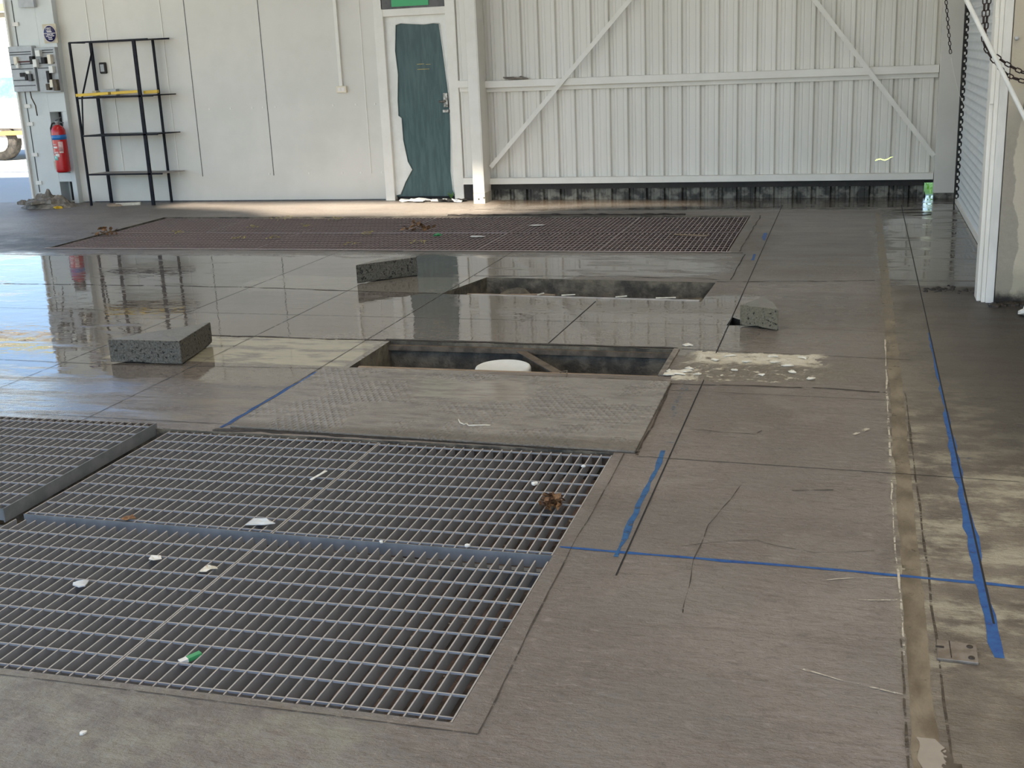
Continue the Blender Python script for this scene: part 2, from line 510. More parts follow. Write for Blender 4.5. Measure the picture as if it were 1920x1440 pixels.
def strip(name, pts, wd, mat, jit=0.0, step=.08, wj=.0, wd2=None, label=None, z=None):
    b = MB()
    P = []
    for i in range(len(pts) - 1):
        a, c = Vector(pts[i]), Vector(pts[i + 1])
        k = max(1, int((c - a).length / step))
        P += [a.lerp(c, t / k) for t in range(k)]
    P.append(Vector(pts[-1]))
    sd0 = rnd.random() * 50
    L = len(P)
    vs = []
    for i, p in enumerate(P):
        d = (P[min(i + 1, L - 1)] - P[max(i - 1, 0)]).normalized()
        s_ = Vector((-d.y, d.x))
        o_ = mnoise.noise(Vector((p.x * 5, p.y * 5, sd0))) * jit
        wdt = wd + ((wd2 - wd) * i / (L - 1) if wd2 else 0)
        wl = wdt / 2 * (1 + wj * mnoise.noise(Vector((p.x * 9, p.y * 9, sd0 + 3))) * 2)
        wr = wdt / 2 * (1 + wj * mnoise.noise(Vector((p.x * 9, p.y * 9, sd0 + 9))) * 2)
        q = p + s_ * o_
        a = q + s_ * max(wl, .0006); c = q - s_ * max(wr, .0006)
        vs += [(a.x, a.y, 0), (c.x, c.y, 0)]
    zz = z if z else strip_z[0]
    strip_z[0] += .00004
    vs = [(v[0], v[1], zz) for v in vs]
    b.add(vs, [(2 * i, 2 * i + 1, 2 * i + 3, 2 * i + 2) for i in range(L - 1)])
    o = b.build(name, mat, floor)
    if label: o['label'] = label
    return o


strip('paint_mark', [(-0.97, 3.768), (0.20, 3.745), (0.60, 3.725)], .016, M_['blue_paint'], .004, wj=.6, label='blue marking line crossing the floor beside the near grating')
strip('paint_mark', [(-0.769, 4.859), (-0.759, 3.72)], .020, M_['blue_faint2'], .004, wj=.6, label='short blue mark beside the long black cut')
strip('paint_mark', [(0.437, 7.2), (0.433, 5.6)], .012, M_['blue_paint'], .004, wj=.9)
strip('paint_mark', [(0.430, 5.6), (0.426, 4.7), (0.424, 3.95), (0.428, 3.24)], .026, M_['blue_paint'], .006, wj=.5, wd2=.036, label='thick blue line along the cut')
strip('paint_mark', [(-0.823, 4.975), (0.49, 4.956)], .010, M_['blue_faint'], .004, wj=.9)
strip('paint_mark', [(-0.79, 11.05), (-0.785, 10.62)], .03, M_['blue_paint'], .01, wj=.8)
strip('paint_mark', [(-0.80, 9.9), (-0.79, 9.6)], .02, M_['blue_paint'], .01, wj=.8)
strip('paint_mark', [(-2.93, 4.86), (-2.905, 5.9)], .02, M_['blue_paint'], .006, wj=.8, label='blue mark running out along the thin joint')
strip('paint_mark', [(-3.70, 5.35), (-3.71, 6.0)], .010, M_['blue_faint'], .004, wj=.8)
strip('paint_mark', [(-0.83, 6.2), (-0.80, 5.2)], .03, M_['blue_faint'], .01, wj=.9)
strip('saw_cut', [(-0.729, 3.57), (-0.765, 13.0)], .0065, M_['saw'])
strip('saw_cut', [(0.443, 12.93), (0.437, 3.45)], .0065, M_['saw'])
strip('saw_cut', [(-2.93, 4.86), (-2.905, 9.95)], .005, M_['saw_thin'])
strip('saw_cut', [(-3.715, 4.80), (-3.70, 9.9)], .0045, M_['saw_thin'])
strip('saw_cut', [(-4.60, 4.9), (-4.55, 9.98)], .0045, M_['saw_thin'])
strip('saw_cut', [(-1.756, 6.70), (-1.726, 7.93)], .006, M_['saw'])
strip('saw_cut', [(-0.87, 4.765), (0.17, 4.725), (.65, 4.705)], .004, M_['saw'])
strip('saw_cut', [(-8.6, 7.36), (-0.76, 7.29), (0.31, 7.18)], .004, M_['saw_thin'])
strip('joint', [(-8.6, 8.25), (-4.67, 8.24), (-2.93, 8.10)], .014, M_['crack'], .02, wj=.9)
strip('joint', [(-4.4, 6.67), (-2.76, 6.66)], .022, M_['crack'], .02, wj=.9)
strip('joint', [(-4.6, 4.93), (-2.9, 4.915), (-2.3, 4.87)], .006, M_['saw_thin'])
strip('joint', [(-8, 6.0), (-4.3, 5.90), (-2.8, 5.98)], .006, M_['saw_thin'])
strip('joint', [(-0.97, 8.68), (0.143, 8.80)], .014, M_['crack'], .02, wj=.9)
strip('joint', [(-0.98, 6.66), (0.31, 6.55)], .006, M_['saw_thin'], .01)
strip('joint', [(-0.94, 5.915), (-.2, 5.93), (0.17, 5.90)], .014, M_['crack'], .03, wj=.9)
strip('joint', [(-0.90, 5.80), (0.17, 5.76)], .004, M_['saw_thin'], .01)
strip('joint', [(-0.868, 4.78), (-0.892, 5.92)], .010, M_['crack'], .015, wj=.7)
strip('joint', [(-0.881, 8.76), (-0.879, 9.88)], .008, M_['saw'], .006, wj=.5)
strip('joint', [(-4.4, 2.56), (-2.4, 2.565), (-1.8, 2.565), (-0.895, 2.56)], .004, M_['crack'], .004, wj=.6)
strip('joint', [(-0.93, 4.79), (-0.925, 4.1), (-0.928, 3.75), (-0.908, 3.0), (-0.895, 2.56)], .0045, M_['crack'], .004, wj=.7)
strip('joint', [(-0.93, 12.2), (-0.935, 10.02)], .010, M_['crack'], .01, wj=.5)
strip('joint', [(-7.8, 9.98), (-2, 9.955), (-0.9, 9.95)], .014, M_['crack'], .02, wj=.8)
strip('joint', [(-2.9, 8.82), (-1.6, 8.86), (-0.95, 8.77)], .010, M_['crack'], .05, wj=.9)
strip('crack', [(-0.395, 4.521), (-0.477, 4.058), (-0.494, 3.744), (-0.474, 3.342)], .003, M_['crack'], .008, wj=.9, step=.02)
strip('crack', [(-0.55, 3.85), (-0.3, 3.95), (-.1, 3.88), (.1, 3.93)], .003, M_['crack'], .02, wj=.9, step=.03)
strip('crack', [(-0.2, 4.45), (-.05, 4.5)], .004, M_['crack'], .02, wj=.9, step=.03)
strip('crack', [(-0.7, 5.15), (-.4, 5.14), (-.38, 5.2)], .004, M_['crack'], .04, wj=.9, step=.03)
strip('crack', [(-0.75, 12.9), (-2.5, 12.6), (-4.2, 12.75)], .012, M_['crack'], .12, wj=.9)
strip('scratch', [(.02, 5.2), (.08, 5.3)], .02, M_['scratch'], .01, wj=.9, step=.02)
strip('scratch', [(-.1, 3.06), (.0, 3.02), (.165, 2.98)], .006, M_['scratch'], .01, wj=.9, step=.03)
strip('scratch', [(-.05, 3.66), (.06, 3.70), (.165, 3.72)], .004, M_['scratch'], .01, wj=.9, step=.03)
strip('scratch', [(.05, 3.54), (.165, 3.56)], .006, M_['scratch'], .01, wj=.9, step=.03)

strip('joint', [(-2.80, 6.685), (-1.9, 6.675), (-0.97, 6.665)], .03, M_['dirt'], .008, wj=.6)
strip('joint', [(-2.95, 4.835), (-1.9, 4.83), (-0.88, 4.805)], .03, M_['dirt'], .012, wj=.9, label='dark mud along the edge of the near gratings')
strip('joint', [(-2.0, 5.955), (-1.3, 5.96), (-0.9, 5.955)], .02, M_['joint_dirt'], .02, wj=.9)
pud = mk('standing_water', (.06, .045, .032), (.08, .06, .045), rough=.012, scale=12, bump=.0006, bscale=7)
strip('puddle', [(.222, 2.2), (.232, 2.5), (.226, 2.78)], .05, pud, .006, wj=.8, step=.02, z=.0022, label='small glinting puddle in the long joint')
strip('puddle', [(.275, 2.2), (.282, 2.45), (.27, 2.68)], .02, pud, .01, wj=.9, step=.02, z=.0023)
# long filled joint to the right
jm = mk('ochre_joint_filler', (.105, .08, .05), (.22, .18, .125), rough=.35, r2=.5, scale=9, stretch=(1, .5, 1), bump=.004, bscale=30, worn=(9, .28, .42))
strip('joint_filler', [(.215, 1.4), (.212, 3.3), (.222, 6), (.215, 8.6), (.205, 12.35)], .062, jm, .004, wj=.15, z=.0009, label='ochre strip of filler in the long joint')
strip('joint_filler', [(.272, 1.4), (.268, 3.3), (.262, 5.9)], .007, M_['joint_dirt'], .004, wj=.7, z=.0011)
strip('sealant_bead', [(.176, 3.2), (.168, 4.3), (.176, 5.9), (.185, 7.0)], .006, M_['scratch'], .004, wj=.9, step=.03, label='pale broken bead of sealant')
strip('joint', [(.168, 1.4), (.168, 3.3)], .005, M_['joint_dirt'], .003, wj=.8, step=.03)

# ------------------------------------------------------------------ steel grating panels
def grating(x0, x1, y0, y1, mats, label, group=None, zt=-.004, near_band=True, far_band=True, side_band=False, th=.0025, rw=.0023, pitch=.0445, rod=.1145, first=None, depth=.046, rot=0, tilt=0):
    t = empty('grating_panel', (x0, y0, zt), label, 'floor grating', group)
    L, Wd = x1 - x0, y1 - y0
    b = MB()
    nb = int(round(L / pitch))
    for i in range(nb + 1):
        xx = x0 + L * i / nb
        b.box(xx - th, xx + th, y0 + .004, y1 - .004, zt - depth, zt)
    b.build('bearing_bars', mats[0], t)
    r_ = MB()
    nr = int(Wd / rod)
    off = first if first is not None else (Wd - nr * rod) / 2
    nr = int((Wd - off - .003) / rod)
    for j in range(nr + 1):
        yy = y0 + off + j * rod
        r_.box(x0, x1, yy - rw, yy + rw, zt - .006, zt + (.0008 if rw > .002 else -.002))
    r_.build('cross_rods', mats[0], t)
    if near_band: MB().box(x0 - .003, x1 + .003, y0, y0 + .004, zt - depth - .002, zt + .001).build('end_band', mats[1], t)
    if far_band: MB().box(x0 - .003, x1 + .003, y1 - .004, y1, zt - depth - .002, zt - .003).build('end_band', M_['rust'], t)
    if side_band:
        MB().box(x1, x1 + .006, y0, y1, zt - depth - .01, zt + .002).build('side_band', mats[1], t)
    t.rotation_euler = (tilt, 0, rot)
    return t


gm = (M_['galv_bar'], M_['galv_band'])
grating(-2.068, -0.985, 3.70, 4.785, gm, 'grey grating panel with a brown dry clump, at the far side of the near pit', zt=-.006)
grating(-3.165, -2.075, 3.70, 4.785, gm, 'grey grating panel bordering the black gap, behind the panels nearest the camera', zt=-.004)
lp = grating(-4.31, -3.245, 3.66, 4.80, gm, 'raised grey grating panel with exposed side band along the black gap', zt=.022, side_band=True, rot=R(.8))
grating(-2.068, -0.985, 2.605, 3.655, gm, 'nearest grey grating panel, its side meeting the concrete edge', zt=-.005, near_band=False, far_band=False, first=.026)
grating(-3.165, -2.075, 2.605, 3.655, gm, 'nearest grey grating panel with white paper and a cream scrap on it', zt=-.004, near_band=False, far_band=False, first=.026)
# bearers and rubbish under the gratings
MB().box(-4.33, -.955, 3.665, 3.692, -.12, -.055).build('support_beam', M_['galv_band'], floor)
MB().box(-1.62, -1.56, 2.62, 4.78, -.16, -.06).build('support_beam', M_['maroon'], floor)
MB().box(-1.95, -1.85, 2.62, 2.72, -.12, -.06).build('support_beam', M_['maroon'], floor)

b = MB(); N1, N2 = 60, 60
for i in range(N1 + 1):
    for j in range(N2 + 1):
        x_ = -2.1 + 1.1 * i / N1; y_ = 2.62 + 2.16 * j / N2
        b.v.append((x_, y_, -.13 + .05 * mnoise.noise(Vector((x_ * 4, y_ * 4, 2))) + .03 * mnoise.noise(Vector((x_ * 15, y_ * 15, 2)))))
for i in range(N1):
    for j in range(N2):
        a = i * (N2 + 1) + j; b.f.append((a, a + N2 + 1, a + N2 + 2, a + 1)); b.smooth.append(False)
tag(b.build('pit_litter', mk('pit_litter_dirt', (.055, .045, .04), (.16, .11, .09), rough=.85, scale=9, lo=.4, hi=.6)), 'brown dirt and litter seen through the near gratings', 'dirt', kind='stuff')
b = MB()
for k in range(420):
    p0 = Vector((rnd.uniform(-1.75, -1.02), rnd.uniform(2.64, 4.7), rnd.uniform(-.10, -.05)))
    d_ = Vector((rnd.uniform(-1, 1), rnd.uniform(-1, 1), rnd.uniform(-.4, .4))).normalized() * rnd.uniform(.006, .02)
    s_ = Vector((-d_.y, d_.x, .003)) * .35
    b.add([p0 - d_, p0 + s_, p0 + d_, p0 - s_], [(0, 1, 2), (0, 2, 3)])
tag(b.build('leaf_litter', mk('straw_litter', (.12, .09, .06), (.42, .38, .30), rough=.8, scale=40)), 'dry straw and leaf bits below the right side of the near gratings', 'leaf litter', kind='stuff')

# far floor pit: two rows of six
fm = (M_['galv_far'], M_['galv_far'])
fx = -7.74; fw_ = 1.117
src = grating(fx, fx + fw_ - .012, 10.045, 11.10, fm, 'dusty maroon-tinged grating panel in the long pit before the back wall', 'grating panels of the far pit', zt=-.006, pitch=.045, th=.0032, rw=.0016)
for r_i in range(2):
    for c_i in range(6):
        if r_i == 0 and c_i == 0: continue
        o = src.copy(); C.objects.link(o)
        o.location = (fx + fw_ * c_i + rnd.uniform(-.003, .003), (10.045, 11.125)[r_i], -.006 - rnd.random() * .006)
        o.rotation_euler = (rnd.uniform(-.002, .004), rnd.uniform(-.002, .002), rnd.uniform(-.002, .002))
        for ch in src.children:
            k = ch.copy(); C.objects.link(k); k.parent = o

# steel angle edge of the pits
strip('pit_edge', [(-7.80, 10.015), (-1.0, 9.985)], .04, M_['galv_far'], z=.0030, label='steel edge of the far pit')

# ------------------------------------------------------------------ cover slab with embossed mesh
def cover_mat():
    n = NT('mesh_embossed_mortar')
    p = n.pos(); x, y, z = n.sep(p)
    f1 = n.M('SINE', n.M('MULTIPLY', n.M('ADD', x, n.M('MULTIPLY', y, .55)), 165))
    f2 = n.M('SINE', n.M('MULTIPLY', n.M('SUBTRACT', x, n.M('MULTIPLY', y, .55)), 165))
    dia = n.M('MAXIMUM', f1, f2)
    amp = n.ramp(n.noise(p, 2.1, 4, .6), .40, .62)
    ruck = n.noise(n.vscale(p, (1, 3.5, 1)), 6, 6, .7)
    h = n.M('ADD', n.M('MULTIPLY', n.M('MULTIPLY', dia, amp), .40), n.M('MULTIPLY', ruck, 2.0))
    col = n.mix(n.ramp(ruck, .4, .7), (.27, .245, .215), (.15, .132, .115))
    ed = n.M('SUBTRACT', 1.0, n.boxmask(x, n.M('ADD', y, n.M('MULTIPLY', n.noise(p, 6, 5), .12)), -3, -.8, 5.0, 7, .1))
    col = n.mix(n.M('MULTIPLY', ed, .7), col, (.10, .082, .06))
    mir = n.boxmask(n.M('ADD', x, n.M('MULTIPLY', n.noise(p, 3, 4), .3)), n.M('ADD', y, n.M('MULTIPLY', n.noise(p, 4, 4), .25)), -2.05, -1.45, 5.55, 5.95, .12)
    n.set(Base_Color=col, Roughness=n.fmix(mir, n.fmix(amp, .30, .24), .05), Normal=n.bump(h, .012, n.fmix(mir, 1.0, .03)))
    return n.m


MB().prism([(-2.885, 4.865), (-.885, 4.80), (-.90, 5.93), (-2.89, 5.945)], .0005, .012)\
    .build('cover_slab', cover_mat(), bevel=.004)
tag(bpy.data.objects['cover_slab'], 'wet grey slab with embossed mesh pattern between near grating and trench', 'cover slab')

# ------------------------------------------------------------------ trench fittings
t = empty('pipe_cap', (-1.935, 6.33, -.42), 'round white plastic pipe cap inside the near open trench', 'pipe cap')
MB().lathe([(.150, -.42), (.150, -.10)], -1.935, 6.33, 40).build('pipe', M_['pvc'], t)
MB().lathe([(.162, -.16), (.163, -.062), (.158, -.052), (.150, -.048), (.146, -.050), (.02, -.049)], -1.935, 6.33, 48).build('cap', M_['pvc'], t)
b = MB().bar((-1.93, 6.655, -.035), (-1.46, 6.035, -.035), .05, .006)
b.bar((-1.905, 6.655, -.065), (-1.435, 6.035, -.065), .006, .06)
tag(b.build('angle_iron', M_['rust'], origin=(-1.7, 6.3, -.06)), 'rusty angle iron lying diagonally across the near trench', 'angle iron')
tag(MB().box(-2.72, -.99, 6.045, 6.075, -.05, -.003).build('timber_ledge', M_['wood'], bevel=.003, origin=(-1.8, 6.05, -.05)), 'narrow timber ledge along the camera side of the near trench', 'timber strip')
MB().box(-2.76, -.985, 6.62, 6.65, -.05, -.02).build('trench_lip', M_['rust'], floor)
MB().prism([(-.99, 6.06), (-.955, 6.06), (-.955, 6.64), (-.99, 6.64)], .0, .008).build('trench_lip', M_['rubble'], floor, bevel=.003)
b = MB()
pts = [(-2.74 + i * .06, 8.145 + .018 * math.sin(i * .9) + (.02 if i > 5 else 0), -.012 - .002 * math.sin(i)) for i in range(12)]
for i in range(len(pts) - 1): b.bar(pts[i], pts[i + 1], .035, .012)
tag(b.build('timber_batten', M_['wood'], origin=(-2.7, 8.15, -.02)), 'warped timber batten on the broken corner of the far trench', 'timber batten')
MB().prism([(-2.72, 8.075 + .0), (-1.02, 7.995), (-1.02, 8.06), (-2.70, 8.135)], -.035, -.004).build('trench_lip', M_['galv'], floor)
b = MB()
for (px_, py_, l_, a_) in ((-2.02, 8.13, .10, .1), (-1.62, 8.10, .08, .3), (-1.33, 8.09, .14, -.1), (-2.2, 8.13, .04, .9)):
    b.bar((px_, py_, -.002), (px_ + l_, py_ + a_ * .04, .004), .012, .006)
tag(b.build('splinter_scatter', M_['plaster']), 'pale splinters along the lip of the far trench', 'splinters', kind='stuff')
# loose earth shelf seen in the far trench
b = MB()
N = 26
for i in range(N + 1):
    for j in range(6):
        x_ = -2.7 + 1.68 * i / N; y_ = 8.3 + .38 * j / 5
        hh = -.30 + .22 * j / 5 * max(0, mnoise.noise(Vector((x_ * 2.2, 3, 7))) + .5) + .04 * mnoise.noise(Vector((x_ * 9, y_ * 9, 2)))
        b.v.append((x_, y_ - .02, hh))
for i in range(N):
    for j in range(5):
        a = i * 6 + j; b.f.append((a, a + 6, a + 7, a + 1)); b.smooth.append(True)
tag(b.build('trench_earth', M_['pit']), 'brown earth heaped against the far side of the back trench', 'earth', kind='stuff')

# ------------------------------------------------------------------ cut concrete blocks
def block(pts, z0, z1, label, mat='concrete_cut'):
    c = (sum(p[0] for p in pts) / len(pts), sum(p[1] for p in pts) / len(pts), z0)
    b = MB(); b.prism(pts, z0, z1)
    bm = bmesh.new()
    me = bpy.data.meshes.new('concrete_block')
    me.from_pydata([Vector(v) - Vector(c) for v in b.v], [], b.f)
    bm.from_mesh(me)
    bmesh.ops.triangulate(bm, faces=[f for f in bm.faces if len(f.verts) > 4])
    bmesh.ops.subdivide_edges(bm, edges=bm.edges[:], cuts=4, use_grid_fill=False)
    for v in bm.verts:
        q = v.co * 14
        k = .0012 + (.009 if v.co.z < .01 else 0)
        v.co += Vector((mnoise.noise(q), mnoise.noise(q + Vector((9, 0, 0))), (mnoise.noise(q + Vector((0, 9, 0))) + (.4 if v.co.z < .01 else -0)) * (1 if v.co.z < .01 else .3))) * k
    bm.to_mesh(me); bm.free()
    me.materials.append(M_[mat])
    o = bpy.data.objects.new('concrete_block', me); C.objects.link(o); o.location = c
    ORIG[o.name] = Vector(c)
    bv = o.modifiers.new('bevel', 'BEVEL'); bv.width = .003; bv.segments = 1; bv.limit_method = 'ANGLE'; bv.angle_limit = R(40)
    tag(o, label, 'concrete block', 'cut concrete blocks left on the floor')


block([(-4.275, 5.935), (-3.795, 5.945), (-3.875, 6.44)], .004, .145, 'wedge-shaped concrete block with pitted face standing in the blue puddle')
block([(-3.735, 8.42), (-3.37, 8.80), (-3.40, 8.86), (-3.66, 8.68)], .004, .150, 'dark concrete block with slanting face before the far grating')
block([(-.672, 7.265), (-.432, 7.155), (-.475, 7.36), (-.55, 7.52)], .004, .135, 'small upright concrete block beside the black triangular hole', 'concrete_beige')

# ------------------------------------------------------------------ broken screed patch
b = MB()
nx, ny = 70, 30
for i in range(nx + 1):
    for j in range(ny + 1):
        x_ = -.945 + 1.10 * i / nx; y_ = 5.96 + .69 * j / ny
        e = min(1, min(i, nx - i) / 6, min(j, ny - j) / 4)
        q = mnoise.noise(Vector((x_ * 5, y_ * 9, 1))) * .5 + mnoise.noise(Vector((x_ * 17, y_ * 24, 4))) * .45 + mnoise.noise(Vector((x_ * 50, y_ * 60, 4))) * .2
        fall = max(0.12, 1 - max(0, (x_ + .5)) * 1.3)
        b.v.append((x_, y_, -.003 + e * fall * (.005 + .020 * max(0, q + .18))))
for i in range(nx):
    for j in range(ny):
        a = i * (ny + 1) + j
        b.f.append((a, a + ny + 1, a + ny + 2, a + 1)); b.smooth.append(False)


def broken_mat():
    n = NT('broken_plaster_screed')
    p = n.pos(); x, y, z = n.sep(p)
    g = n.noise(n.vscale(p, (1, 1.8, 1)), 9, 7, .7)
    xx = n.M('ADD', x, n.M('MULTIPLY', n.M('SUBTRACT', n.noise(p, 6, 5, .7), .5), .35)); yy = n.M('ADD', y, n.M('MULTIPLY', n.M('SUBTRACT', n.noise(p, 9, 5, .7), .5), .22))
    reg = n.M('MAXIMUM', n.boxmask(xx, yy, -.86, -.15, 6.36, 6.72, .12), n.boxmask(xx, yy, -1.0, -.80, 6.0, 6.18, .05))
    reg = n.M('MAXIMUM', reg, n.M('MULTIPLY', n.ramp(n.noise(n.vscale(p, (1, 2, 1)), 14, 5, .7), .56, .62), n.ramp(x, .0, -.3)))
    f = n.M('MULTIPLY', n.ramp(g, .34, .48), reg)
    col = n.mix(f, n.mix(n.noise(p, 25, 4), (.10, .085, .065), (.22, .19, .15)), n.mix(n.noise(p, 12, 3), (.44, .39, .28), (.68, .65, .56)))
    n.set(Base_Color=col, Roughness=n.fmix(f, .35, .7), Normal=n.bump(n.noise(p, 60, 5), .006))
    return n.m


tag(b.build('broken_screed', broken_mat()), 'crumbling pale plaster and broken screed right of the near trench', 'rubble', kind='stuff')


def flake(name, x_, y_, r, mat, label, cat, group=None, z=.0, h=.01, n_=9, curl=.0, stretch=1.0):
    """a crumpled flat piece: irregular outline, some thickness, uneven surface"""
    bm = bmesh.new()
    ang0 = rnd.random() * 6.28
    rings = []
    seed = rnd.random() * 100
    cu = bm.verts.new((0, 0, h)); cd = bm.verts.new((0, 0, 0))
    for k, rr in enumerate((.5, 1.0)):
        up = []; dn = []
        for i in range(n_):
            a = ang0 + 2 * math.pi * i / n_
            q = rr * r * (1 + .95 * mnoise.noise(Vector((math.cos(a) * 2, math.sin(a) * 2, seed))))
            zz = abs(mnoise.noise(Vector((math.cos(a) * 3 * rr, math.sin(a) * 3 * rr, seed + 5)))) * curl
            up.append(bm.verts.new((math.cos(a) * q * stretch, math.sin(a) * q, h * (1 - .35 * k) + zz)))
            if k: dn.append(bm.verts.new((math.cos(a) * q * stretch, math.sin(a) * q, zz * .9)))
        rings.append((up, dn))
    i_, o_ = rings[0][0], rings[1][0]; d_ = rings[1][1]
    for i in range(n_):
        j = (i + 1) % n_
        bm.faces.new((cu, i_[i], i_[j])); bm.faces.new((i_[i], o_[i], o_[j], i_[j]))
        bm.faces.new((o_[i], d_[i], d_[j], o_[j])); bm.faces.new((d_[i], cd, d_[j]))
    me = bpy.data.meshes.new(name); bm.to_mesh(me); bm.free()
    me.materials.append(mat)
    o = bpy.data.objects.new(name, me); C.objects.link(o); o.location = (x_, y_, z)
    ORIG[o.name] = Vector((x_, y_, z))
    return tag(o, label, cat, group)


G = 'pale plaster flakes on the broken screed'
for i, (px_, py_, r) in enumerate([(-.90, 6.10, .05), (-.86, 6.14, .04), (-.93, 6.13, .03), (-.78, 6.09, .02), (-.84, 6.20, .025), (-.93, 6.07, .03), (-.66, 6.50, .03), (-.42, 6.52, .035), (-.25, 6.50, .03),
                                   (-.40, 6.40, .03), (-.55, 6.38, .03), (-.33, 6.33, .025), (-.72, 6.40, .025), (-.45, 6.12, .018), (-.2, 6.08, .02), (-.92, 6.74, .035), (-.6, 6.2, .02), (-.3, 6.2, .02)]):
    flake('plaster_flake', px_, py_, r * .62, M_['plaster'], 'pale flake of plaster on the broken screed beside the near trench', 'plaster flake', G, z=.006 if py_ < 6.65 else .001, h=.007, curl=.010, stretch=1.5)

# ------------------------------------------------------------------ back wall, left: flat white cladding
XR = .775
wl = empty('wall_back', (-7.5, 13.68, 0), None, None); wl['kind'] = 'structure'
MB().box(-9.98, -5.56, 13.68, 13.75, 0.012, 2.62).build('cladding_sheet', M_['white_clad'], wl)
MB().box(-9.45, -4.58, 13.68, 13.75, 2.62, 4.9).build('cladding_sheet', M_['white_clad'], wl)
MB().box(-5.56, -4.58, 13.68, 13.75, 2.42, 2.63).build('cladding_sheet', M_['white_clad'], wl)
jn = MB()
for xx in (-8.10, -7.09): jn.box(xx - .004, xx + .004, 13.676, 13.681, .32, 2.6)
jn.box(-9.75, -5.6, 13.674, 13.681, 0.0, .014)
jn.build('joint_shadow', M_['grey_dark'], wl)
rb = MB()
for xx in (-9.50, -9.25, -8.44, -5.765): rb.box(xx - .005, xx + .005, 13.672, 13.681, .33, 2.6)
rb.build('sheet_seam', M_['white_steel'], wl)
sc_ = MB()
for xx in (-7.9, -7.6, -7.3, -7.15, -6.98, -6.2, -5.9, -5.65): sc_.box(xx - .010, xx + .010, 13.672, 13.681, 1.15, 1.17)
for xx in (-7.15, -6.6, -6.15, -5.9, -5.62): sc_.box(xx - .010, xx + .010, 13.672, 13.681, .33, .35)
sc_.build('screw_heads', M_['white_steel'], wl)

# corrugated part with a torn slit
def corrugated(x0, x1, z0, z1, yb, period, mat, name, parent, slit=None, holex=None):
    prof = []
    x_ = x1
    k = 0
    while x_ > x0 - 1e-6:
        ph = (x1 - x_) % period
        prof.append(x_)
        x_ -= .01
    b = MB()

    def yy(x_):
        q_ = abs((x_ + 1.08 + period / 2) % period - period / 2)
        rw, rs = .016, .014      # half width of the recess floor, width of its slope
        if q_ < rw: return yb + .034
        if q_ < rw + rs: return yb + .034 * (1 - (q_ - rw) / rs)
        if abs(q_ - .066) < .006: return yb + .003
        return yb
    xs = []
    x_ = x1
    n_ = int((x1 - x0) / .0065)
    xs = [x1 - (x1 - x0) * i / n_ for i in range(n_ + 1)]
    for i in range(n_):
        a, c = xs[i], xs[i + 1]
        ya, yc = yy(a), yy(c)

        def quad(za0, zc0, za1, zc1):
            b.add([(c, yc, zc0), (a, ya, za0), (a, ya, za1), (c, yc, zc1)], [(0, 1, 2, 3)])
        if slit and slit[0][0] <= c and a <= slit[-1][0]:
            def lo(x_):
                for q in range(len(slit) - 1):
                    if slit[q][0] <= x_ <= slit[q + 1][0]:
                        t_ = (x_ - slit[q][0]) / (slit[q + 1][0] - slit[q][0])
                        return slit[q][1] + t_ * (slit[q + 1][1] - slit[q][1]), slit[q][2] + t_ * (slit[q + 1][2] - slit[q][2])
                return slit[0][1], 0
            (la, wa), (lc, wc) = lo(a), lo(c)
            quad(z0, z0, la, lc); quad(la + wa, lc + wc, z1, z1)
        else:
            quad(z0, z0, z1, z1)
    return b.build(name, mat, parent)


SL = [(.17, .392, .001), (.185, .398, .014), (.23, .410, .010), (.245, .402, .010), (.275, .395, .012), (.30, .405, .010), (.33, .422, .009), (.36, .432, .001)]
corrugated(-4.60, XR + .02, .19, 4.9, 13.60, .2048, M_['white_corr'], 'corrugated_sheet', wl, SL)
corrugated(-4.60, .690, -.005, .135, 13.60, .2048, M_['grime'], 'corrugated_sheet', wl).__setitem__('label', 'grimy foot of the corrugated wall')
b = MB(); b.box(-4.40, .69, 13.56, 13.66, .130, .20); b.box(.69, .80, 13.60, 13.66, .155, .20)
b.build('beam_and_rail_shade', M_['black'], wl)  # dark beam, with the shade under the wall rail painted in black
b = MB().prism([(.69, -.001), (.715, .0), (.70, .06)], 13.64, 13.66)
b.v = [(v[0], v[2], max(v[1], 0)) for v in b.v]
b.build('torn_edge', M_['grime'], wl)
# rails
b = MB()
b.box(-4.20, XR, 13.50, 13.60, 1.305, 1.385); b.box(-4.20, XR, 13.565, 13.60, 1.255, 1.305)
b.build('wall_rail', M_['white_steel'], wl, bevel=.003)
b = MB(); b.box(-4.52, -4.33, 13.50, 13.60, 1.32, 1.40); b.box(-4.52, -4.33, 13.55, 13.60, 1.27, 1.32); b.build('wall_rail', M_['white_steel'], wl)
MB().box(-4.20, XR, 13.52, 13.60, .195, .265).build('wall_rail', M_['white_steel'], wl, bevel=.003)
MB().box(-4.52, -4.33, 13.50, 13.60, .20, .275).build('wall_rail', M_['white_steel'], wl)
MB().bar((-4.16, 13.475, .40), (-2.478, 13.475, 2.19), .05, .008, (0, -1, 0)).bar((-2.478, 13.475, 2.19), (-0.3, 13.475, 4.5), .05, .008, (0, -1, 0)).build('wall_brace', M_['white_steel'], wl)
MB().bar((.765, 13.475, .45), (-.505, 13.475, 2.09), .05, .008, (0, -1, 0)).bar((-.505, 13.475, 2.09), (-2.3, 13.475, 4.4), .05, .008, (0, -1, 0)).build('wall_brace', M_['white_steel'], wl)
# flat corner panel
MB().box(.78, 1.14, 13.45, 13.60, .06, 4.9).build('corner_panel', M_['white_clad'], wl, bevel=.004)
MB().box(.785, 1.14, 13.46, 13.60, .0, .075).build('corner_panel_foot', M_['grime'], wl)

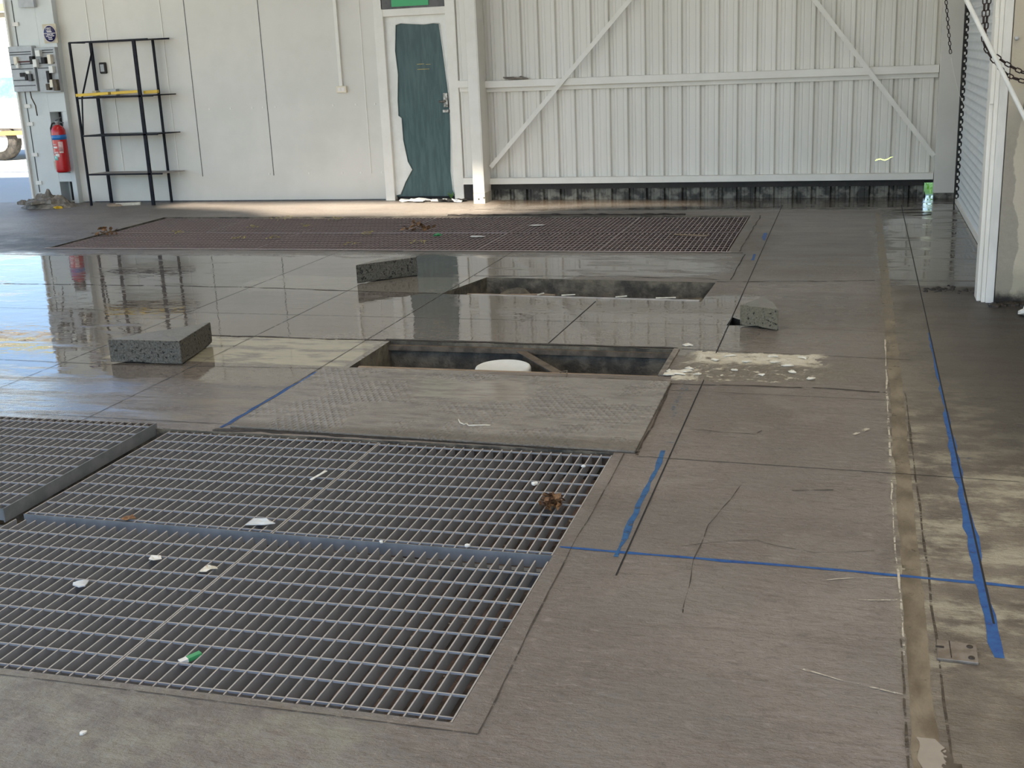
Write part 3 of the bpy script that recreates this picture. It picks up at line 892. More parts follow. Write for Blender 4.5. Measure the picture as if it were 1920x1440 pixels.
# column
t = empty('steel_column', (-4.26, 13.42, 0), 'white steel column between the door and the corrugated wall', 'column')
b = MB(); b.box(-4.325, -4.20, 13.28, 13.29, .12, 4.9); b.box(-4.27, -4.255, 13.29, 13.55, .12, 4.9); b.box(-4.325, -4.20, 13.55, 13.56, .12, 4.9)
b.box(-4.325, -4.19, 13.285, 13.556, .12, 4.9)
b.build('shaft', M_['white_steel'], t, bevel=.004)
b = MB(); b.box(-4.327, -4.188, 13.283, 13.558, .0, .12)
b.build('unpainted_foot', mk('bare_primer', (.42, .41, .34), (.50, .49, .42), rough=.6), t)
b = MB(); b.box(-4.27, -4.255, 13.279, 13.284, .045, .06); b.box(-4.205, -4.19, 13.279, 13.284, .06, .075)
b.build('bolt', M_['black'], t)

# ------------------------------------------------------------------ door and frame
MB().box(-5.56, -5.44, 13.60, 13.76, 0, 2.42).build('trim_1', M_['white_steel'], bevel=.006, kind='structure')
MB().box(-4.66, -4.54, 13.575, 13.76, 0, 2.42).build('trim_2', M_['white_steel'], bevel=.006, kind='structure')
MB().box(-5.44, -4.66, 13.60, 13.76, 2.155, 2.24).build('trim_3', M_['white_steel'], bevel=.006, kind='structure')
d = empty('door_1', (-5.44, 13.66, 0), None, None); d['kind'] = 'structure'
MB().box(-5.445, -4.655, 13.66, 13.70, .045, 2.20).build('leaf', M_['teal'], d)
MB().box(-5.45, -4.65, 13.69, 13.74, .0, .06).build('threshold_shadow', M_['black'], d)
# film border: white with irregular inner outline
inner = [(-5.307, 2.06), (-5.337, 1.761), (-5.319, 1.492), (-5.345, 1.2), (-5.347, 1.013), (-5.309, .984), (-5.307, .726), (-5.265, .466), (-5.215, .371), (-5.313, .222), (-5.384, .072)]
innr = [(-4.761, 2.053), (-4.735, 1.79), (-4.71, 1.5), (-4.695, 1.328), (-4.685, 1.004), (-4.692, .714), (-4.713, .346), (-4.70, .122), (-4.685, .07)]
b = MB()


def film(poly):
    v = []; n_ = len(poly)
    for yq in (13.652, 13.659):
        v += [(p[0], yq, p[1]) for p in poly]
    fs = []
    half = n_ // 2
    b.add(v, [(i, (i + 1) % n_, (i + 1) % n_ + n_, i + n_) for i in range(n_)])
    tt = tessellate_polygon([[Vector((p[0], p[1], 0)) for p in poly]])
    b.add([(p[0], 13.652, p[1]) for p in poly], [tuple(q) for q in tt])


topz = [(-5.241, 2.079), (-5.086, 2.064), (-4.95, 2.053), (-4.834, 2.062)]
film([(-5.445, 2.16), (-5.445, .06)] + inner[::-1])
film([(-4.656, 2.16), (-4.656, .10)] + innr[::-1])
film([(-5.445, 2.16), (-5.307, 2.06)] + topz + [(-4.761, 2.053), (-4.656, 2.16)])
b.build('film_border', M_['film'], d)
lip = MB()
for seq in (inner, innr, [(-5.307, 2.06)] + topz + [(-4.761, 2.053)]):
    lip.tube([(p[0], 13.648, p[1]) for p in seq], .006, 5)
lip.build('film_curl', M_['film'], d)
b = MB(); b.box(-4.75, -4.70, 13.62, 13.655, 1.10, 1.26); b.tube([(-4.73, 13.63, 1.17), (-4.73, 13.60, 1.17), (-4.80, 13.595, 1.165)], .012, 8)
b.box(-4.76, -4.69, 13.60, 13.66, 1.04, 1.07)
b.build('door_handle', mk('tarnished_steel', (.10, .09, .08), (.35, .33, .30), rough=.35, metal=.7, scale=30), d)
b = MB(); b.box(-5.07, -4.98, 13.657, 13.6595, 1.60, 1.606); b.box(-4.96, -4.90, 13.657, 13.6595, 1.595, 1.600); b.box(-5.07, -4.92, 13.657, 13.6595, 1.54, 1.546)
b.build('scratch', M_['leaf_yellow'], d)
# exit sign above
t = empty('exit_sign', (-5.05, 13.64, 2.24), 'dark framed green exit sign box above the teal door', 'sign')
MB().box(-5.46, -4.62, 13.60, 13.68, 2.238, 2.42).build('housing', M_['grey_dark'], t, bevel=.004)
MB().box(-5.32, -4.86, 13.592, 13.60, 2.262, 2.40).build('sign_face', M_['exit_green'], t)

# torn scraps at the door foot
for (x_, y_, r, mt, lb, nm, ct) in [
    (-5.25, 13.52, .07, 'film', 'torn white film scrap at the left foot of the teal door', 'film_scrap', 'film scrap'),
    (-5.05, 13.50, .09, 'film', 'long torn white film scrap at the middle of the door threshold', 'film_scrap', 'film scrap'),
    (-4.83, 13.52, .07, 'paper', 'white crumpled scrap at the right foot of the teal door', 'paper_scrap', 'paper scrap'),
    (-4.72, 13.45, .06, 'black', 'black rag beside the frame at the door foot', 'rag', 'rag'),
    (-4.58, 13.42, .04, 'paper', 'small white scrap in front of the dark hole by the column', 'paper_scrap', 'paper scrap'),
    (-4.62, 13.50, .08, 'black', 'black rubber scrap before the hole beside the column', 'rubber_scrap', 'rubber scrap')]:
    flake(nm, x_, y_, r, M_[mt], lb, ct, z=.001, h=.012, curl=.05, stretch=1.6)
b = MB()
for k in range(14):
    a = rnd.random() * 6.28; l_ = rnd.uniform(.03, .08); p0 = Vector((-4.70, 13.56, .02)); p1 = p0 + Vector((math.cos(a) * l_ * .7, math.sin(a) * l_ * .3, l_ * .9 + .02))
    s_ = Vector((-math.sin(a), math.cos(a), .2)) * .012
    md = p0.lerp(p1, .6)
    b.add([p0, md + s_, p1, md - s_], [(0, 1, 2, 3)])
tag(b.build('weed', M_['greenleaf'], origin=(-4.70, 13.56, 0)), 'small green weed growing at the right foot of the door', 'plant')
MB().box(-4.55, -4.33, 13.585, 13.6, .0, .2).build('dark_opening', M_['black'], wl)
b = MB(); b.tube([(-4.36 + .035 * math.cos(a * .5236), 13.52, .105 + .07 * math.sin(a * .5236)) for a in range(12)], .005, 6, closed=True)
tag(b.build('hose_loop', M_['grey_box'], origin=(-4.36, 13.52, .1)), 'grey hose loop in the dark hole behind the column', 'hose')

# conduit and socket
t = empty('power_outlet', (-6.06, 13.67, 1.30), 'beige double power outlet at the foot of the wall conduit', 'power outlet')
MB().box(-6.125, -5.995, 13.635, 13.68, 1.305, 1.385).build('faceplate', M_['beige'], t, bevel=.006)
b = MB(); [b.box(-6.125 + k, -6.085 + k, 13.631, 13.636, 1.325, 1.365) for k in (.022, .072)]
b.build('switch', M_['label_white'], t)
tag(MB().box(-6.085, -6.045, 13.645, 13.68, 1.385, 4.5).build('conduit', M_['white_steel'], origin=(-6.06, 13.66, 1.385)), 'slim white vertical conduit above the beige outlet', 'conduit')

# black switch on wall behind the rack
t = empty('wall_switch', (-9.355, 13.67, 1.65), 'black framed grey switch on the white wall behind the rack', 'switch')
MB().box(-9.405, -9.305, 13.65, 13.68, 1.645, 1.785).build('housing', M_['black'], t, bevel=.012)
MB().box(-9.385, -9.330, 13.645, 13.652, 1.67, 1.76).build('rocker', M_['grey_box'], t, bevel=.005)

# ------------------------------------------------------------------ pillar on the left
pl = empty('wall_left', (-10.2, 13.5, 0), None, None); pl['kind'] = 'structure'
b = MB()
b.box(-10.48, -10.06, 13.42, 13.72, 0, 2.62)           # cool panel part
b.build('pillar_panel', M_['blue_white'], pl, bevel=.004)
b = MB()
b.box(-10.06, -9.80, 13.60, 13.72, 0, 2.62)
b.build('pillar_recess', M_['blue_white'], pl)
b = MB()
b.box(-10.06, -9.80, 13.42, 13.72, 1.19, 2.62); b.box(-9.87, -9.80, 13.42, 13.72, 0, 1.19); b.box(-10.06, -9.87, 13.42, 13.60, .285, .40)
b.build('pillar_frame', M_['blue_white'], pl, bevel=.003)
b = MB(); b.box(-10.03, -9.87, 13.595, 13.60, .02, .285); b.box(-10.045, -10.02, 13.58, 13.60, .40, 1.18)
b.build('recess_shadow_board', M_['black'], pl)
MB().box(-10.50, -10.47, 13.38, 13.43, 0, 2.62).build('pillar_edge', M_['white_steel'], pl, bevel=.004)
b = MB(); b.box(-10.395, -10.385, 13.414, 13.421, .15, 2.6); b.build('panel_gap', M_['dark_slot'], pl)
b = MB()
for zz in (.25, .62, 1.02, 1.25, 2.28): b.box(-10.42, -10.33, 13.40, 13.42, zz, zz + .05)
b.build('hinge', M_['white_steel'], pl, bevel=.004)
b = MB(); b.box(-10.25, -10.02, 13.36, 13.42, 2.50, 2.8); b.build('vent_box', M_['grey_box'], pl)
# board of power outlets
t = empty('outlet_board', (-10.2, 13.36, 1.42), 'grey board crowded with power outlets and plugs on the pillar', 'outlet board')
MB().box(-10.55, -10.19, 13.33, 13.42, 1.46, 2.03).build('backplate', M_['grey_box'], t, bevel=.006)
MB().box(-10.17, -9.86, 13.35, 13.42, 1.44, 2.0).build('backplate', M_['grey_box'], t, bevel=.006)
b = MB()
for zz in (1.53, 1.60, 1.74, 1.80, 1.92, 1.95): b.box(-10.53, -10.21, 13.325, 13.331, zz, zz + .012)
for zz in (1.74, 1.80, 1.93, 1.96): b.box(-10.15, -9.89, 13.345, 13.351, zz, zz + .012)
b.build('slot', M_['dark_slot'], t)
for i, (xa, za, wq, hq, mt) in enumerate([(-10.46, 1.80, .05, .10, 'beige'), (-10.44, 1.76, .04, .06, 'pvc'), (-10.22, 1.80, .05, .10, 'black'), (-10.18, 1.76, .06, .10, 'pvc'), (-10.12, 1.89, .07, .08, 'pvc'), (-10.05, 1.80, .06, .08, 'black'),
                                          (-9.95, 1.79, .05, .12, 'beige'), (-10.40, 1.65, .07, .05, 'black'), (-10.33, 1.60, .04, .10, 'black'), (-10.28, 1.59, .05, .09, 'grey_dark'), (-10.31, 1.68, .06, .04, 'pvc'), (-10.00, 1.56, .045, .15, 'black'),
                                          (-9.97, 1.50, .05, .10, 'beige'), (-9.92, 1.46, .06, .14, 'rust'), (-9.95, 1.68, .06, .09, 'pvc'), (-10.03, 1.47, .05, .08, 'rust')]):
    MB().box(xa, xa + wq, 13.29, 13.35, za, za + hq).build('plug', M_[mt], t, bevel=.006)
MB().box(-10.41, -10.22, 13.318, 13.325, 1.825, 1.845).build('red_strip', M_['maroon'], t)
MB().box(-10.02, -9.95, 13.338, 13.345, 1.825, 1.845).build('red_strip', M_['maroon'], t)
b = MB(); b.tube([(-10.33, 13.36, 1.47), (-10.30, 13.33, 1.38), (-10.28, 13.36, 1.28), (-10.29, 13.38, 1.15)], .008, 6)
b.build('cable', M_['rust'], t)
# round blue sign
t = empty('safety_sign', (-9.875, 13.41, 2.06), 'round navy safety sign with white text on a tan square', 'sign')
MB().box(-9.975, -9.775, 13.408, 13.42, 2.05, 2.285).build('backing', M_['tan'], t)
b = MB(); b.lathe([(.098, 0), (.098, .004)], 0, 0, 40); b.v = [(-9.875 + v[0], 13.406 - v[2], 2.165 + v[1] * 1.1) for v in b.v]
b.build('rim', M_['label_white'], t)
b = MB(); b.lathe([(.089, 0), (.089, .004)], 0, 0, 40); b.v = [(-9.875 + v[0], 13.4035 - v[2], 2.165 + v[1] * 1.1) for v in b.v]
b.build('disc', M_['navy'], t)
b = MB(); b.box(-9.963, -9.787, 13.396, 13.4, 2.168, 2.174)
for (a_, c_, zz) in ((-9.915, -9.865, 2.150), (-9.855, -9.825, 2.152), (-9.93, -9.885, 2.132), (-9.878, -9.81, 2.134), (-9.905, -9.845, 2.113), (-9.90, -9.84, 2.093), (-9.91, -9.84, 2.185), (-9.92, -9.85, 2.198)):
    b.box(a_, c_, 13.396, 13.4, zz, zz + .008)
b.build('text_line', M_['label_white'], t)


def text(s_, name, size, loc, mat, parent, rotz=0):
    cu = bpy.data.curves.new(name, 'FONT'); cu.body = s_; cu.size = size; cu.align_x = 'CENTER'; cu.extrude = .0006
    cu.materials.append(mat)
    tmp = bpy.data.objects.new(name, cu); C.objects.link(tmp)
    bpy.context.view_layer.update()
    me = bpy.data.meshes.new_from_object(tmp.evaluated_get(bpy.context.evaluated_depsgraph_get()))
    bpy.data.objects.remove(tmp)
    me.materials.clear(); me.materials.append(mat)
    o = bpy.data.objects.new(name, me); C.objects.link(o)
    o.parent = parent; o.location = Vector(loc) - ORIG[parent.name]; o.rotation_euler = (R(90), 0, rotz)
    return o


text('FIRE', 'lettering', .045, (-9.885, 13.396, 2.212), M_['label_white'], t)

# fire extinguisher
cx, cyy = -9.925, 13.28
t = empty('fire_extinguisher', (cx, cyy, .42), 'red fire extinguisher with blue band hanging on the pillar', 'fire extinguisher')
MB().lathe([(.075, .425), (.088, .435), (.090, .46), (.090, .93), (.086, .965), (.070, 1.0), (.045, 1.02), (.03, 1.03)], cx, cyy, 32).build('cylinder', M_['red'], t)
MB().lathe([(.0915, .845), (.0915, .905)], cx, cyy, 32).build('band', M_['blue_band'], t)
MB().lathe([(.022, 1.025), (.022, 1.06), (.03, 1.062), (.03, 1.075)], cx, cyy, 16).build('valve', M_['galv'], t)
b = MB(); b.bar((cx - .02, cyy, 1.075), (cx + .09, cyy, 1.055), .02, .010); b.bar((cx - .02, cyy, 1.085), (cx + .07, cyy, 1.125), .02, .008)
b.build('lever', M_['grey_dark'], t)
b = MB(); b.tube([(cx - .02, cyy, 1.06), (cx - .07, cyy - .01, 1.05), (cx - .10, cyy - .01, .99), (cx - .105, cyy, .85), (cx - .10, cyy, .60), (cx - .095, cyy, .52)], .011, 8)
b.build('hose', M_['black'], t)


def curved_label(a0, a1, z0, z1, mat, name):
    b = MB(); n_ = 8
    for i in range(n_ + 1):
        a = R(a0 + (a1 - a0) * i / n_)
        for r_ in (.0905, .0918):
            for zz in (z0, z1): b.v.append((cx + r_ * math.sin(a), cyy - r_ * math.cos(a), zz))
    for i in range(n_):
        q = i * 4
        for f in ((q + 2, q + 6, q + 7, q + 3), (q, q + 1, q + 5, q + 4), (q, q + 4, q + 6, q + 2), (q + 1, q + 3, q + 7, q + 5)):
            b.f.append(f); b.smooth.append(True)
    b.build(name, mat, t)


curved_label(-30, 10, .735, .76, M_['label_white'], 'label_strip')
curved_label(-30, 5, .775, .795, M_['pink_label'], 'label_strip')
curved_label(-30, -8, .712, .718, M_['pink_label'], 'label_strip')
curved_label(-28, 14, .665, .695, M_['pink_label'], 'label_strip')
curved_label(22, 58, .70, .82, M_['pink_label'], 'label_panel')
curved_label(24, 55, .675, .695, M_['label_white'], 'label_strip')
curved_label(-34, 4, .585, .645, M_['green_label'], 'service_label')
curved_label(-14, 20, .625, .665, M_['label_white'], 'service_label')
b = MB(); b.box(-10.06, -9.97, 13.36, 13.42, .45, .56); tag(b.build('bracket_block', M_['tan'], origin=(-10.02, 13.4, .45)), 'tan block on the pillar beside the extinguisher foot', 'bracket')

for nm in ('wall_left', 'outlet_board', 'safety_sign', 'fire_extinguisher', 'bracket_block'):
    bpy.data.objects[nm].location += Vector(({'fire_extinguisher': -.075, 'outlet_board': -.07}.get(nm, -.135), .17, 0))
# rubble heap
b = MB(); N = 40
for i in range(N + 1):
    for j in range(N + 1):
        x_ = -10.62 + 1.05 * i / N; y_ = 12.93 + .46 * j / N
        r1 = max(0, 1 - math.hypot((x_ + 10.12) / .40, (y_ - 13.22) / .22))
        hh = .19 * r1 ** .8 * (1 + .7 * mnoise.noise(Vector((x_ * 14, y_ * 14, 2)))) + .012 * mnoise.noise(Vector((x_ * 30, y_ * 30, 5))) * (1 if r1 > 0 else .5)
        b.v.append((x_, y_, hh - .004))
for i in range(N):
    for j in range(N):
        a = i * (N + 1) + j; b.f.append((a, a + N + 1, a + N + 2, a + 1)); b.smooth.append(False)
tag(b.build('rubble_heap', M_['rubble']), 'grey heap of rubble and rags at the foot of the pillar', 'rubble', kind='stuff')
for (x_, y_, r) in [(-10.30, 13.10, .08), (-10.16, 13.06, .10), (-10.02, 13.10, .08), (-10.12, 13.16, .09), (-10.36, 13.02, .06)]:
    flake('rubble_lump', x_, y_, r, M_['rubble'], 'flat grey lump lying on the rubble heap by the pillar', 'rubble lump', 'lumps on the rubble heap', z=.05, h=.05, curl=.05, n_=7)
flake('yellow_rag', -9.86, 13.05, .06, M_['yellow'], 'small yellow scrap at the right of the rubble heap', 'scrap', z=.0, h=.02, curl=.04)
flake('timber_offcut', -9.2, 13.28, .06, M_['wood'], 'pale offcut on the floor under the rack, nearer the pillar', 'offcut', z=.0, h=.03, stretch=1.8)
tag(MB().prism([(-9.15, 13.25), (-8.86, 13.36), (-8.87, 13.40), (-9.16, 13.29)], .001, .035).build('timber_offcut', M_['plaster'], origin=(-9, 13.3, 0)), 'long pale offcut on the floor under the rack', 'offcut')

# ------------------------------------------------------------------ black rack
t = empty('metal_rack', (-9.05, 13.48, 0), 'black open steel rack with four shelves against the white wall', 'rack')
for (x_, y_, wd, k) in ((-9.565, 13.33, .026, 0), (-9.46, 13.62, .040, 1), (-8.645, 13.33, .046, 0), (-8.56, 13.62, .028, 1)):
    MB().box(x_ - wd / 2, x_ + wd / 2, y_ - .012, y_ + .012, 0, 2.04).build('post', M_['black_steel'], t, bevel=.002)
for (z_, th, mt, full) in ((2.025, .02, 'black_steel', 0), (1.355, .022, 'black_steel', 1), (.885, .018, 'black_steel', 0), (.395, .02, 'wood', 1)):
    b = MB()
    if z_ > 2:
        b.box(-9.57, -8.45, 13.32, 13.345, z_, z_ + th); b.box(-9.45, -8.325, 13.60, 13.63, z_, z_ + th)
        b.box(-8.62, -8.40, 13.33, 13.62, z_ + .002, z_ + .012)
        for xx in (-9.55, -8.64): b.box(xx - .01, xx + .01, 13.33, 13.62, z_, z_ + th)
        b.build('top_frame', M_['black_steel'], t)
    else:
        b.prism([(-9.55, 13.33), (-8.47, 13.33), (-8.315, 13.62), (-9.46, 13.62)], z_, z_ + th * .6)
        mtl = mk('shelf_board_grey', (.22, .20, .18), (.28, .26, .24), rough=.6) if z_ < .5 else M_['black_steel']
        b.build('shelf', mtl, t)
        MB().box(-9.56, -8.46, 13.318, 13.332, z_ - .008, z_ + th * .6).build('shelf_edge', M_['black_steel'], t)
MB().bar((-9.44, 13.60, 1.93), (-9.50, 13.345, 1.36), .016, .016).bar((-9.50, 13.345, 1.36), (-9.545, 13.33, .90), .016, .016).build('diagonal_brace', M_['black_steel'], t)
b = MB()
b.bar((-9.56, 13.335, 1.395), (-9.10, 13.36, 1.405), .07, .035); b.bar((-9.06, 13.36, 1.405), (-8.68, 13.39, 1.415), .07, .035)
tag(b.build('spirit_level', M_['yellow'], bevel=.004, origin=(-9.1, 13.36, 1.38)), 'long yellow spirit level lying on the second shelf of the rack', 'spirit level')
tag(MB().bar((-8.64, 13.42, 1.40), (-8.46, 13.45, 1.405), .06, .04).build('yellow_bar', M_['yellow'], bevel=.004, origin=(-8.55, 13.44, 1.38)), 'short yellow bar at the right end of the second shelf', 'yellow bar')
tag(MB().box(-9.33, -9.10, 13.50, 13.58, 1.369, 1.45).build('carton', M_['grey_box'], bevel=.003, origin=(-9.2, 13.54, 1.369)), 'low grey carton behind the spirit level on the rack', 'carton')
tag(MB().box(-9.45, -9.39, 13.50, 13.58, 1.369, 1.44).build('carton', M_['tan'], bevel=.003, origin=(-9.42, 13.54, 1.369)), 'small tan carton behind the spirit level near the rear post', 'carton')

# ------------------------------------------------------------------ right: roller door, post, wall
rd = empty('door_2', (1.02, 10.8, 0), None, None); rd['kind'] = 'structure'
b = MB()
sl = .075
n_ = int(4.8 / sl)
prof = []
for i in range(n_):
    z0 = .03 + i * sl
    prof += [(1.005, z0), (.992, z0 + .008), (.992, z0 + .022), (1.005, z0 + .030), (1.008, z0 + .05)]
ya, yb = 8.30, 13.05
for (px_, pz) in prof: b.v += [(px_, ya, pz), (px_, yb, pz)]
for i in range(len(prof) - 1): b.f.append((2 * i, 2 * i + 2, 2 * i + 3, 2 * i + 1)); b.smooth.append(True)
b.build('slat_curtain', mk('roller_white', (.62, .645, .66), (.68, .70, .71), rough=.45), rd)
MB().box(.975, 1.02, 8.30, 13.09, .005, .045).build('bottom_rail', M_['white_steel'], rd)
MB().box(.99, 1.03, 8.30, 13.12, -.0, .006).build('floor_seal', M_['black'], rd)
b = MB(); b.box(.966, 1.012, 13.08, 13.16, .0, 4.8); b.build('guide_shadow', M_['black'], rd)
b = MB()
for i in range(60): b.box(.978, .994, 13.055, 13.079, .06 + i * sl, .085 + i * sl)
b.build('slat_clips', M_['white_steel'], rd)
MB().box(1.03, 1.10, 8.2, 13.45, 0, 4.9).build('wall_right', mk('right_wall_dark', (.25, .25, .24), rough=.7), kind='structure')
t = empty('door_post', (.82, 8.17, 0), 'white steel guide post at the near end of the roller shutter', 'post')
b = MB(); b.box(.775, .80, 8.14, 8.30, 0, 4.8); b.box(.80, .825, 8.10, 8.30, 0, 4.8); b.build('guide_channel', M_['white_steel'], t, bevel=.004)
MB().box(.825, .875, 8.085, 8.30, 0, 4.8).build('cover_plate', mk('scuffed_white', (.60, .60, .57), (.72, .71, .68), rough=.5, scale=7, stretch=(1, 1, .3)), t, bevel=.003)
b = MB(); b.box(.775, .80, 8.118, 8.14, 1.26, 1.78); b.build('latch_strip', M_['white_steel'], t, bevel=.004)


def wallR_mat():
    n = NT('stained_rendered_wall')
    p = n.pos(); x, y, z = n.sep(p)
    q = n.M('ADD', x, n.M('MULTIPLY', n.M('SUBTRACT', n.noise(p, 4, 5, .6), .5), .12))
    edge = n.M('ADD', .965, n.M('MULTIPLY', n.M('SINE', n.M('MULTIPLY', z, 5.2)), .025))
    st = n.M('MULTIPLY', n.ramp(n.M('SUBTRACT', edge, q), -.004, .006), n.ramp(z, 1.45, .95))
    col = n.mix(n.noise(p, 3, 3), (.43, .39, .31), (.48, .435, .35))
    col = n.mix(n.M('MULTIPLY', st, .85), col, n.mix(n.noise(p, 30, 5, .7), (.20, .185, .155), (.32, .295, .25)))
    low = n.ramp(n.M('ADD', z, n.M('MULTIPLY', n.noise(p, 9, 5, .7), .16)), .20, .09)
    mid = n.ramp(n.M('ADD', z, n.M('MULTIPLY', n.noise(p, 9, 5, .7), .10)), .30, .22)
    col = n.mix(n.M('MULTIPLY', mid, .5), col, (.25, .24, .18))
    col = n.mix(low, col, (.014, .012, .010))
    n.set(Base_Color=col, Roughness=.8, Normal=n.bump(n.noise(p, 50, 4), .003))
    return n.m


MB().box(.879, 6.0, 8.06, 8.30, 0, 4.9).build('wall_front', wallR_mat(), kind='structure')
b = MB(); b.tube([(.803, 8.06, 1.661), (.803, 8.035, 1.661)], .012, 10)
b.v = [(v[0] + .095, v[1], v[2] - .01) for v in b.v]
tag(b.build('wall_bolt', M_['grey_box'], origin=(.9, 8.05, 1.65)), 'single round bolt head on the beige wall', 'bolt')

# chains
def chain(pts, pitch, wire, name, label, group=None):
    P = [Vector(p) for p in pts]
    # resample
    seg = []; acc = 0; out = [P[0]]
    i = 0; cur = P[0].copy()
    while i < len(P) - 1:
        d_ = P[i + 1] - cur
        if d_.length < pitch - acc:
            acc += d_.length; cur = P[i + 1].copy(); i += 1
        else:
            cur = cur + d_.normalized() * (pitch - acc); acc = 0; out.append(cur.copy())
    t = empty(name, out[0], label, 'chain', group)
    b = MB()
    for k in range(len(out) - 1):
        a, c = out[k], out[k + 1]
        d_ = (c - a).normalized(); m_ = (a + c) / 2
        ref = Vector((0, 1, 0)) if k % 2 == 0 else Vector((1, .2, .1))
        s_ = d_.cross(ref).normalized()
        hl = pitch * .5 + wire * .3; hw = pitch * .30
        pp = []
        for q in range(12):
            an = 2 * math.pi * q / 12
            ca, sa = math.cos(an), math.sin(an)
            pp.append(m_ + d_ * ((hl - hw) * (1 if ca > 0 else -1) + hw * ca) + s_ * hw * sa)
        b.tube(pp, wire, 6, closed=True)
    b.build('links', M_['chain'], t)
    return t


def hang(x0, x1, z0, z1, y_, yd=0):
    return [(x0 + (x1 - x0) * i / 10, y_ + yd * i / 10, z0 + (z1 - z0) * i / 10) for i in range(11)]


chain(hang(.68, .69, 2.9, 1.70, 7.9) + [(.70, 7.9, 1.62), (.735, 7.9, 1.56), (.79, 7.9, 1.49), (.86, 7.9, 1.43), (.95, 7.9, 1.395), (1.10, 7.9, 1.37)], .036, .0042, 'pull_chain',
      'dark pull chain hanging straight then draping under the white pole', None)
chain(hang(.76, .70, 2.9, 1.66, 7.87) + [(.72, 7.87, 1.60), (.80, 7.87, 1.53), (.85, 7.87, 1.495), (.92, 7.87, 1.455), (1.10, 7.87, 1.42)], .036, .0042, 'pull_chain',
      'dark pull chain draping right above its twin behind the white pole', None)
t = chain(hang(.62, .818, 2.9, 1.47, 12.5), .038, .0042, 'hanging_chain', 'thin dark chain hanging in front of the white corner panel')
MB().tube([(.818, 12.5, 1.47), (.86, 12.5, 1.30), (.90, 12.48, 1.15), (.985, 12.5, .98), (.99, 12.5, .90)], .002, 5).build('tie_wire', M_['white_steel'], t)
chain(hang(.945, .975, 2.6, 1.20, 12.9), .045, .0016, 'hanging_chain', 'faint thin chain beside the far edge of the roller shutter')
tag(MB().tube([(.34, 7.75, 2.58), (.565, 7.75, 1.90), (.96, 7.75, 1.16), (1.02, 7.75, 1.03)], .014, 10).build('pole', M_['pvc'], origin=(.9, 7.75, 1.2)), 'slanting white pole crossing the dark chains', 'pole')
tag(MB().box(.965, 1.06, 7.98, 8.06, 1.18, 1.27).build('cleat', M_['grey_dark'], bevel=.01, origin=(1, 8.0, 1.2)), 'dark cleat on the beige wall below the chains', 'cleat')

# dirt along the door post, white scrap
b = MB()
for i in range(36):
    x_ = rnd.uniform(.46, .80); y_ = 8.50 + rnd.gauss(0, .05); r = rnd.uniform(.006, .022)
    b.lathe([(r, -.002), (r * .9, r * .35), (r * .3, r * .6)], x_, y_, 6, False)
tag(b.build('wet_dirt', M_['dirt']), 'line of black wet dirt lumps beside the post of the shutter', 'dirt', kind='stuff')
b = MB()
for i in range(70):
    x_ = .84 + rnd.random() * .9; y_ = 8.03 + rnd.gauss(0, .02) - (.0 if x_ > .9 else .05 * rnd.random()); r = rnd.uniform(.01, .04)
    b.lathe([(r, -.002), (r * .9, r * .35), (r * .3, r * .6)], x_, y_, 7, False)
tag(b.build('foot_sludge', M_['dirt']), 'black sludge along the foot of the beige wall', 'dirt', kind='stuff')
flake('crumpled_wrapper', 1.03, 7.72, .05, M_['paper'], 'crumpled white wrapper on the dark floor by the beige wall', 'wrapper', z=.001, h=.03, curl=.05)
# steel plate
t = empty('steel_plate', (.325, 3.24, 0), 'rusty rectangular steel plate on the floor near the thick blue line', 'steel plate')
MB().prism([(.268, 3.306), (.375, 3.292), (.372, 3.185), (.262, 3.192)], .0, .009).build('plate', mk('dull_brown_steel', (.16, .13, .10), (.24, .21, .18), rough=.4, metal=.3, scale=25), t, bevel=.002)
for (x_, y_) in ((.355, 3.275), (.355, 3.21)): MB().lathe([(.009, .009), (.009, .011), (.004, .0112)], x_, y_, 14).build('bolt_hole', M_['dirt'], t)
b = MB(); b.box(.262, .285, 3.255, 3.262, .009, .0115); b.box(.30, .303, 3.2, 3.3, .009, .0098)
b.build('slot', M_['dirt'], t)

# ------------------------------------------------------------------ litter on gratings
zt = .0
flake('paper_scrap', -2.378, 3.40, .026, M_['paper'], 'white paper scrap on the nearest grating panel', 'paper scrap', z=zt, h=.002, curl=.012, n_=5)
flake('cream_scrap', -2.14, 3.36, .028, M_['plaster'], 'cream torn scrap between two near grating panels', 'scrap', z=zt, h=.002, curl=.015)
flake('plastic_wedge', -2.14, 3.78, .035, M_['clear'], 'translucent pointed plastic piece on the grating before the joint', 'plastic scrap', z=zt, h=.004, curl=.02, n_=5, stretch=1.5)
tag(MB().bar((-2.165, 4.25, .003), (-2.145, 4.36, .004), .012, .003).build('paper_strip', M_['paper'], origin=(-2.15, 4.3, 0)), 'thin white paper strip standing on the grating', 'paper strip')
flake('brown_leaf', -2.70, 3.72, .022, M_['leaf_brown'], 'curled tan leaf on the near grating close to the joint', 'leaf', z=zt, h=.004, curl=.02)
t = empty('dry_clump', (-1.09, 4.13, 0), 'brown dry leaf clump on the grating near the pit corner', 'leaf clump')
b = MB()
for k in range(150):
    a = rnd.random() * 6.28; e = rnd.random() * 1.5; r = rnd.uniform(.02, .078)
    p0 = Vector((-1.09, 4.13, .008)) + Vector((math.cos(a) * math.cos(e) * r * .7, math.sin(a) * math.cos(e) * r * .6, math.sin(e) * r * .7))
    d_ = Vector((rnd.uniform(-1, 1), rnd.uniform(-1, 1), rnd.uniform(-.5, .5))).normalized() * .017
    s_ = d_.cross(Vector((rnd.random(), rnd.random(), 1))).normalized() * .011
    b.add([p0 - d_, p0 + s_, p0 + d_, p0 - s_ * .8], [(0, 1, 2), (0, 2, 3)])
b.build('crumpled_leaves', M_['leaf_brown'], t)
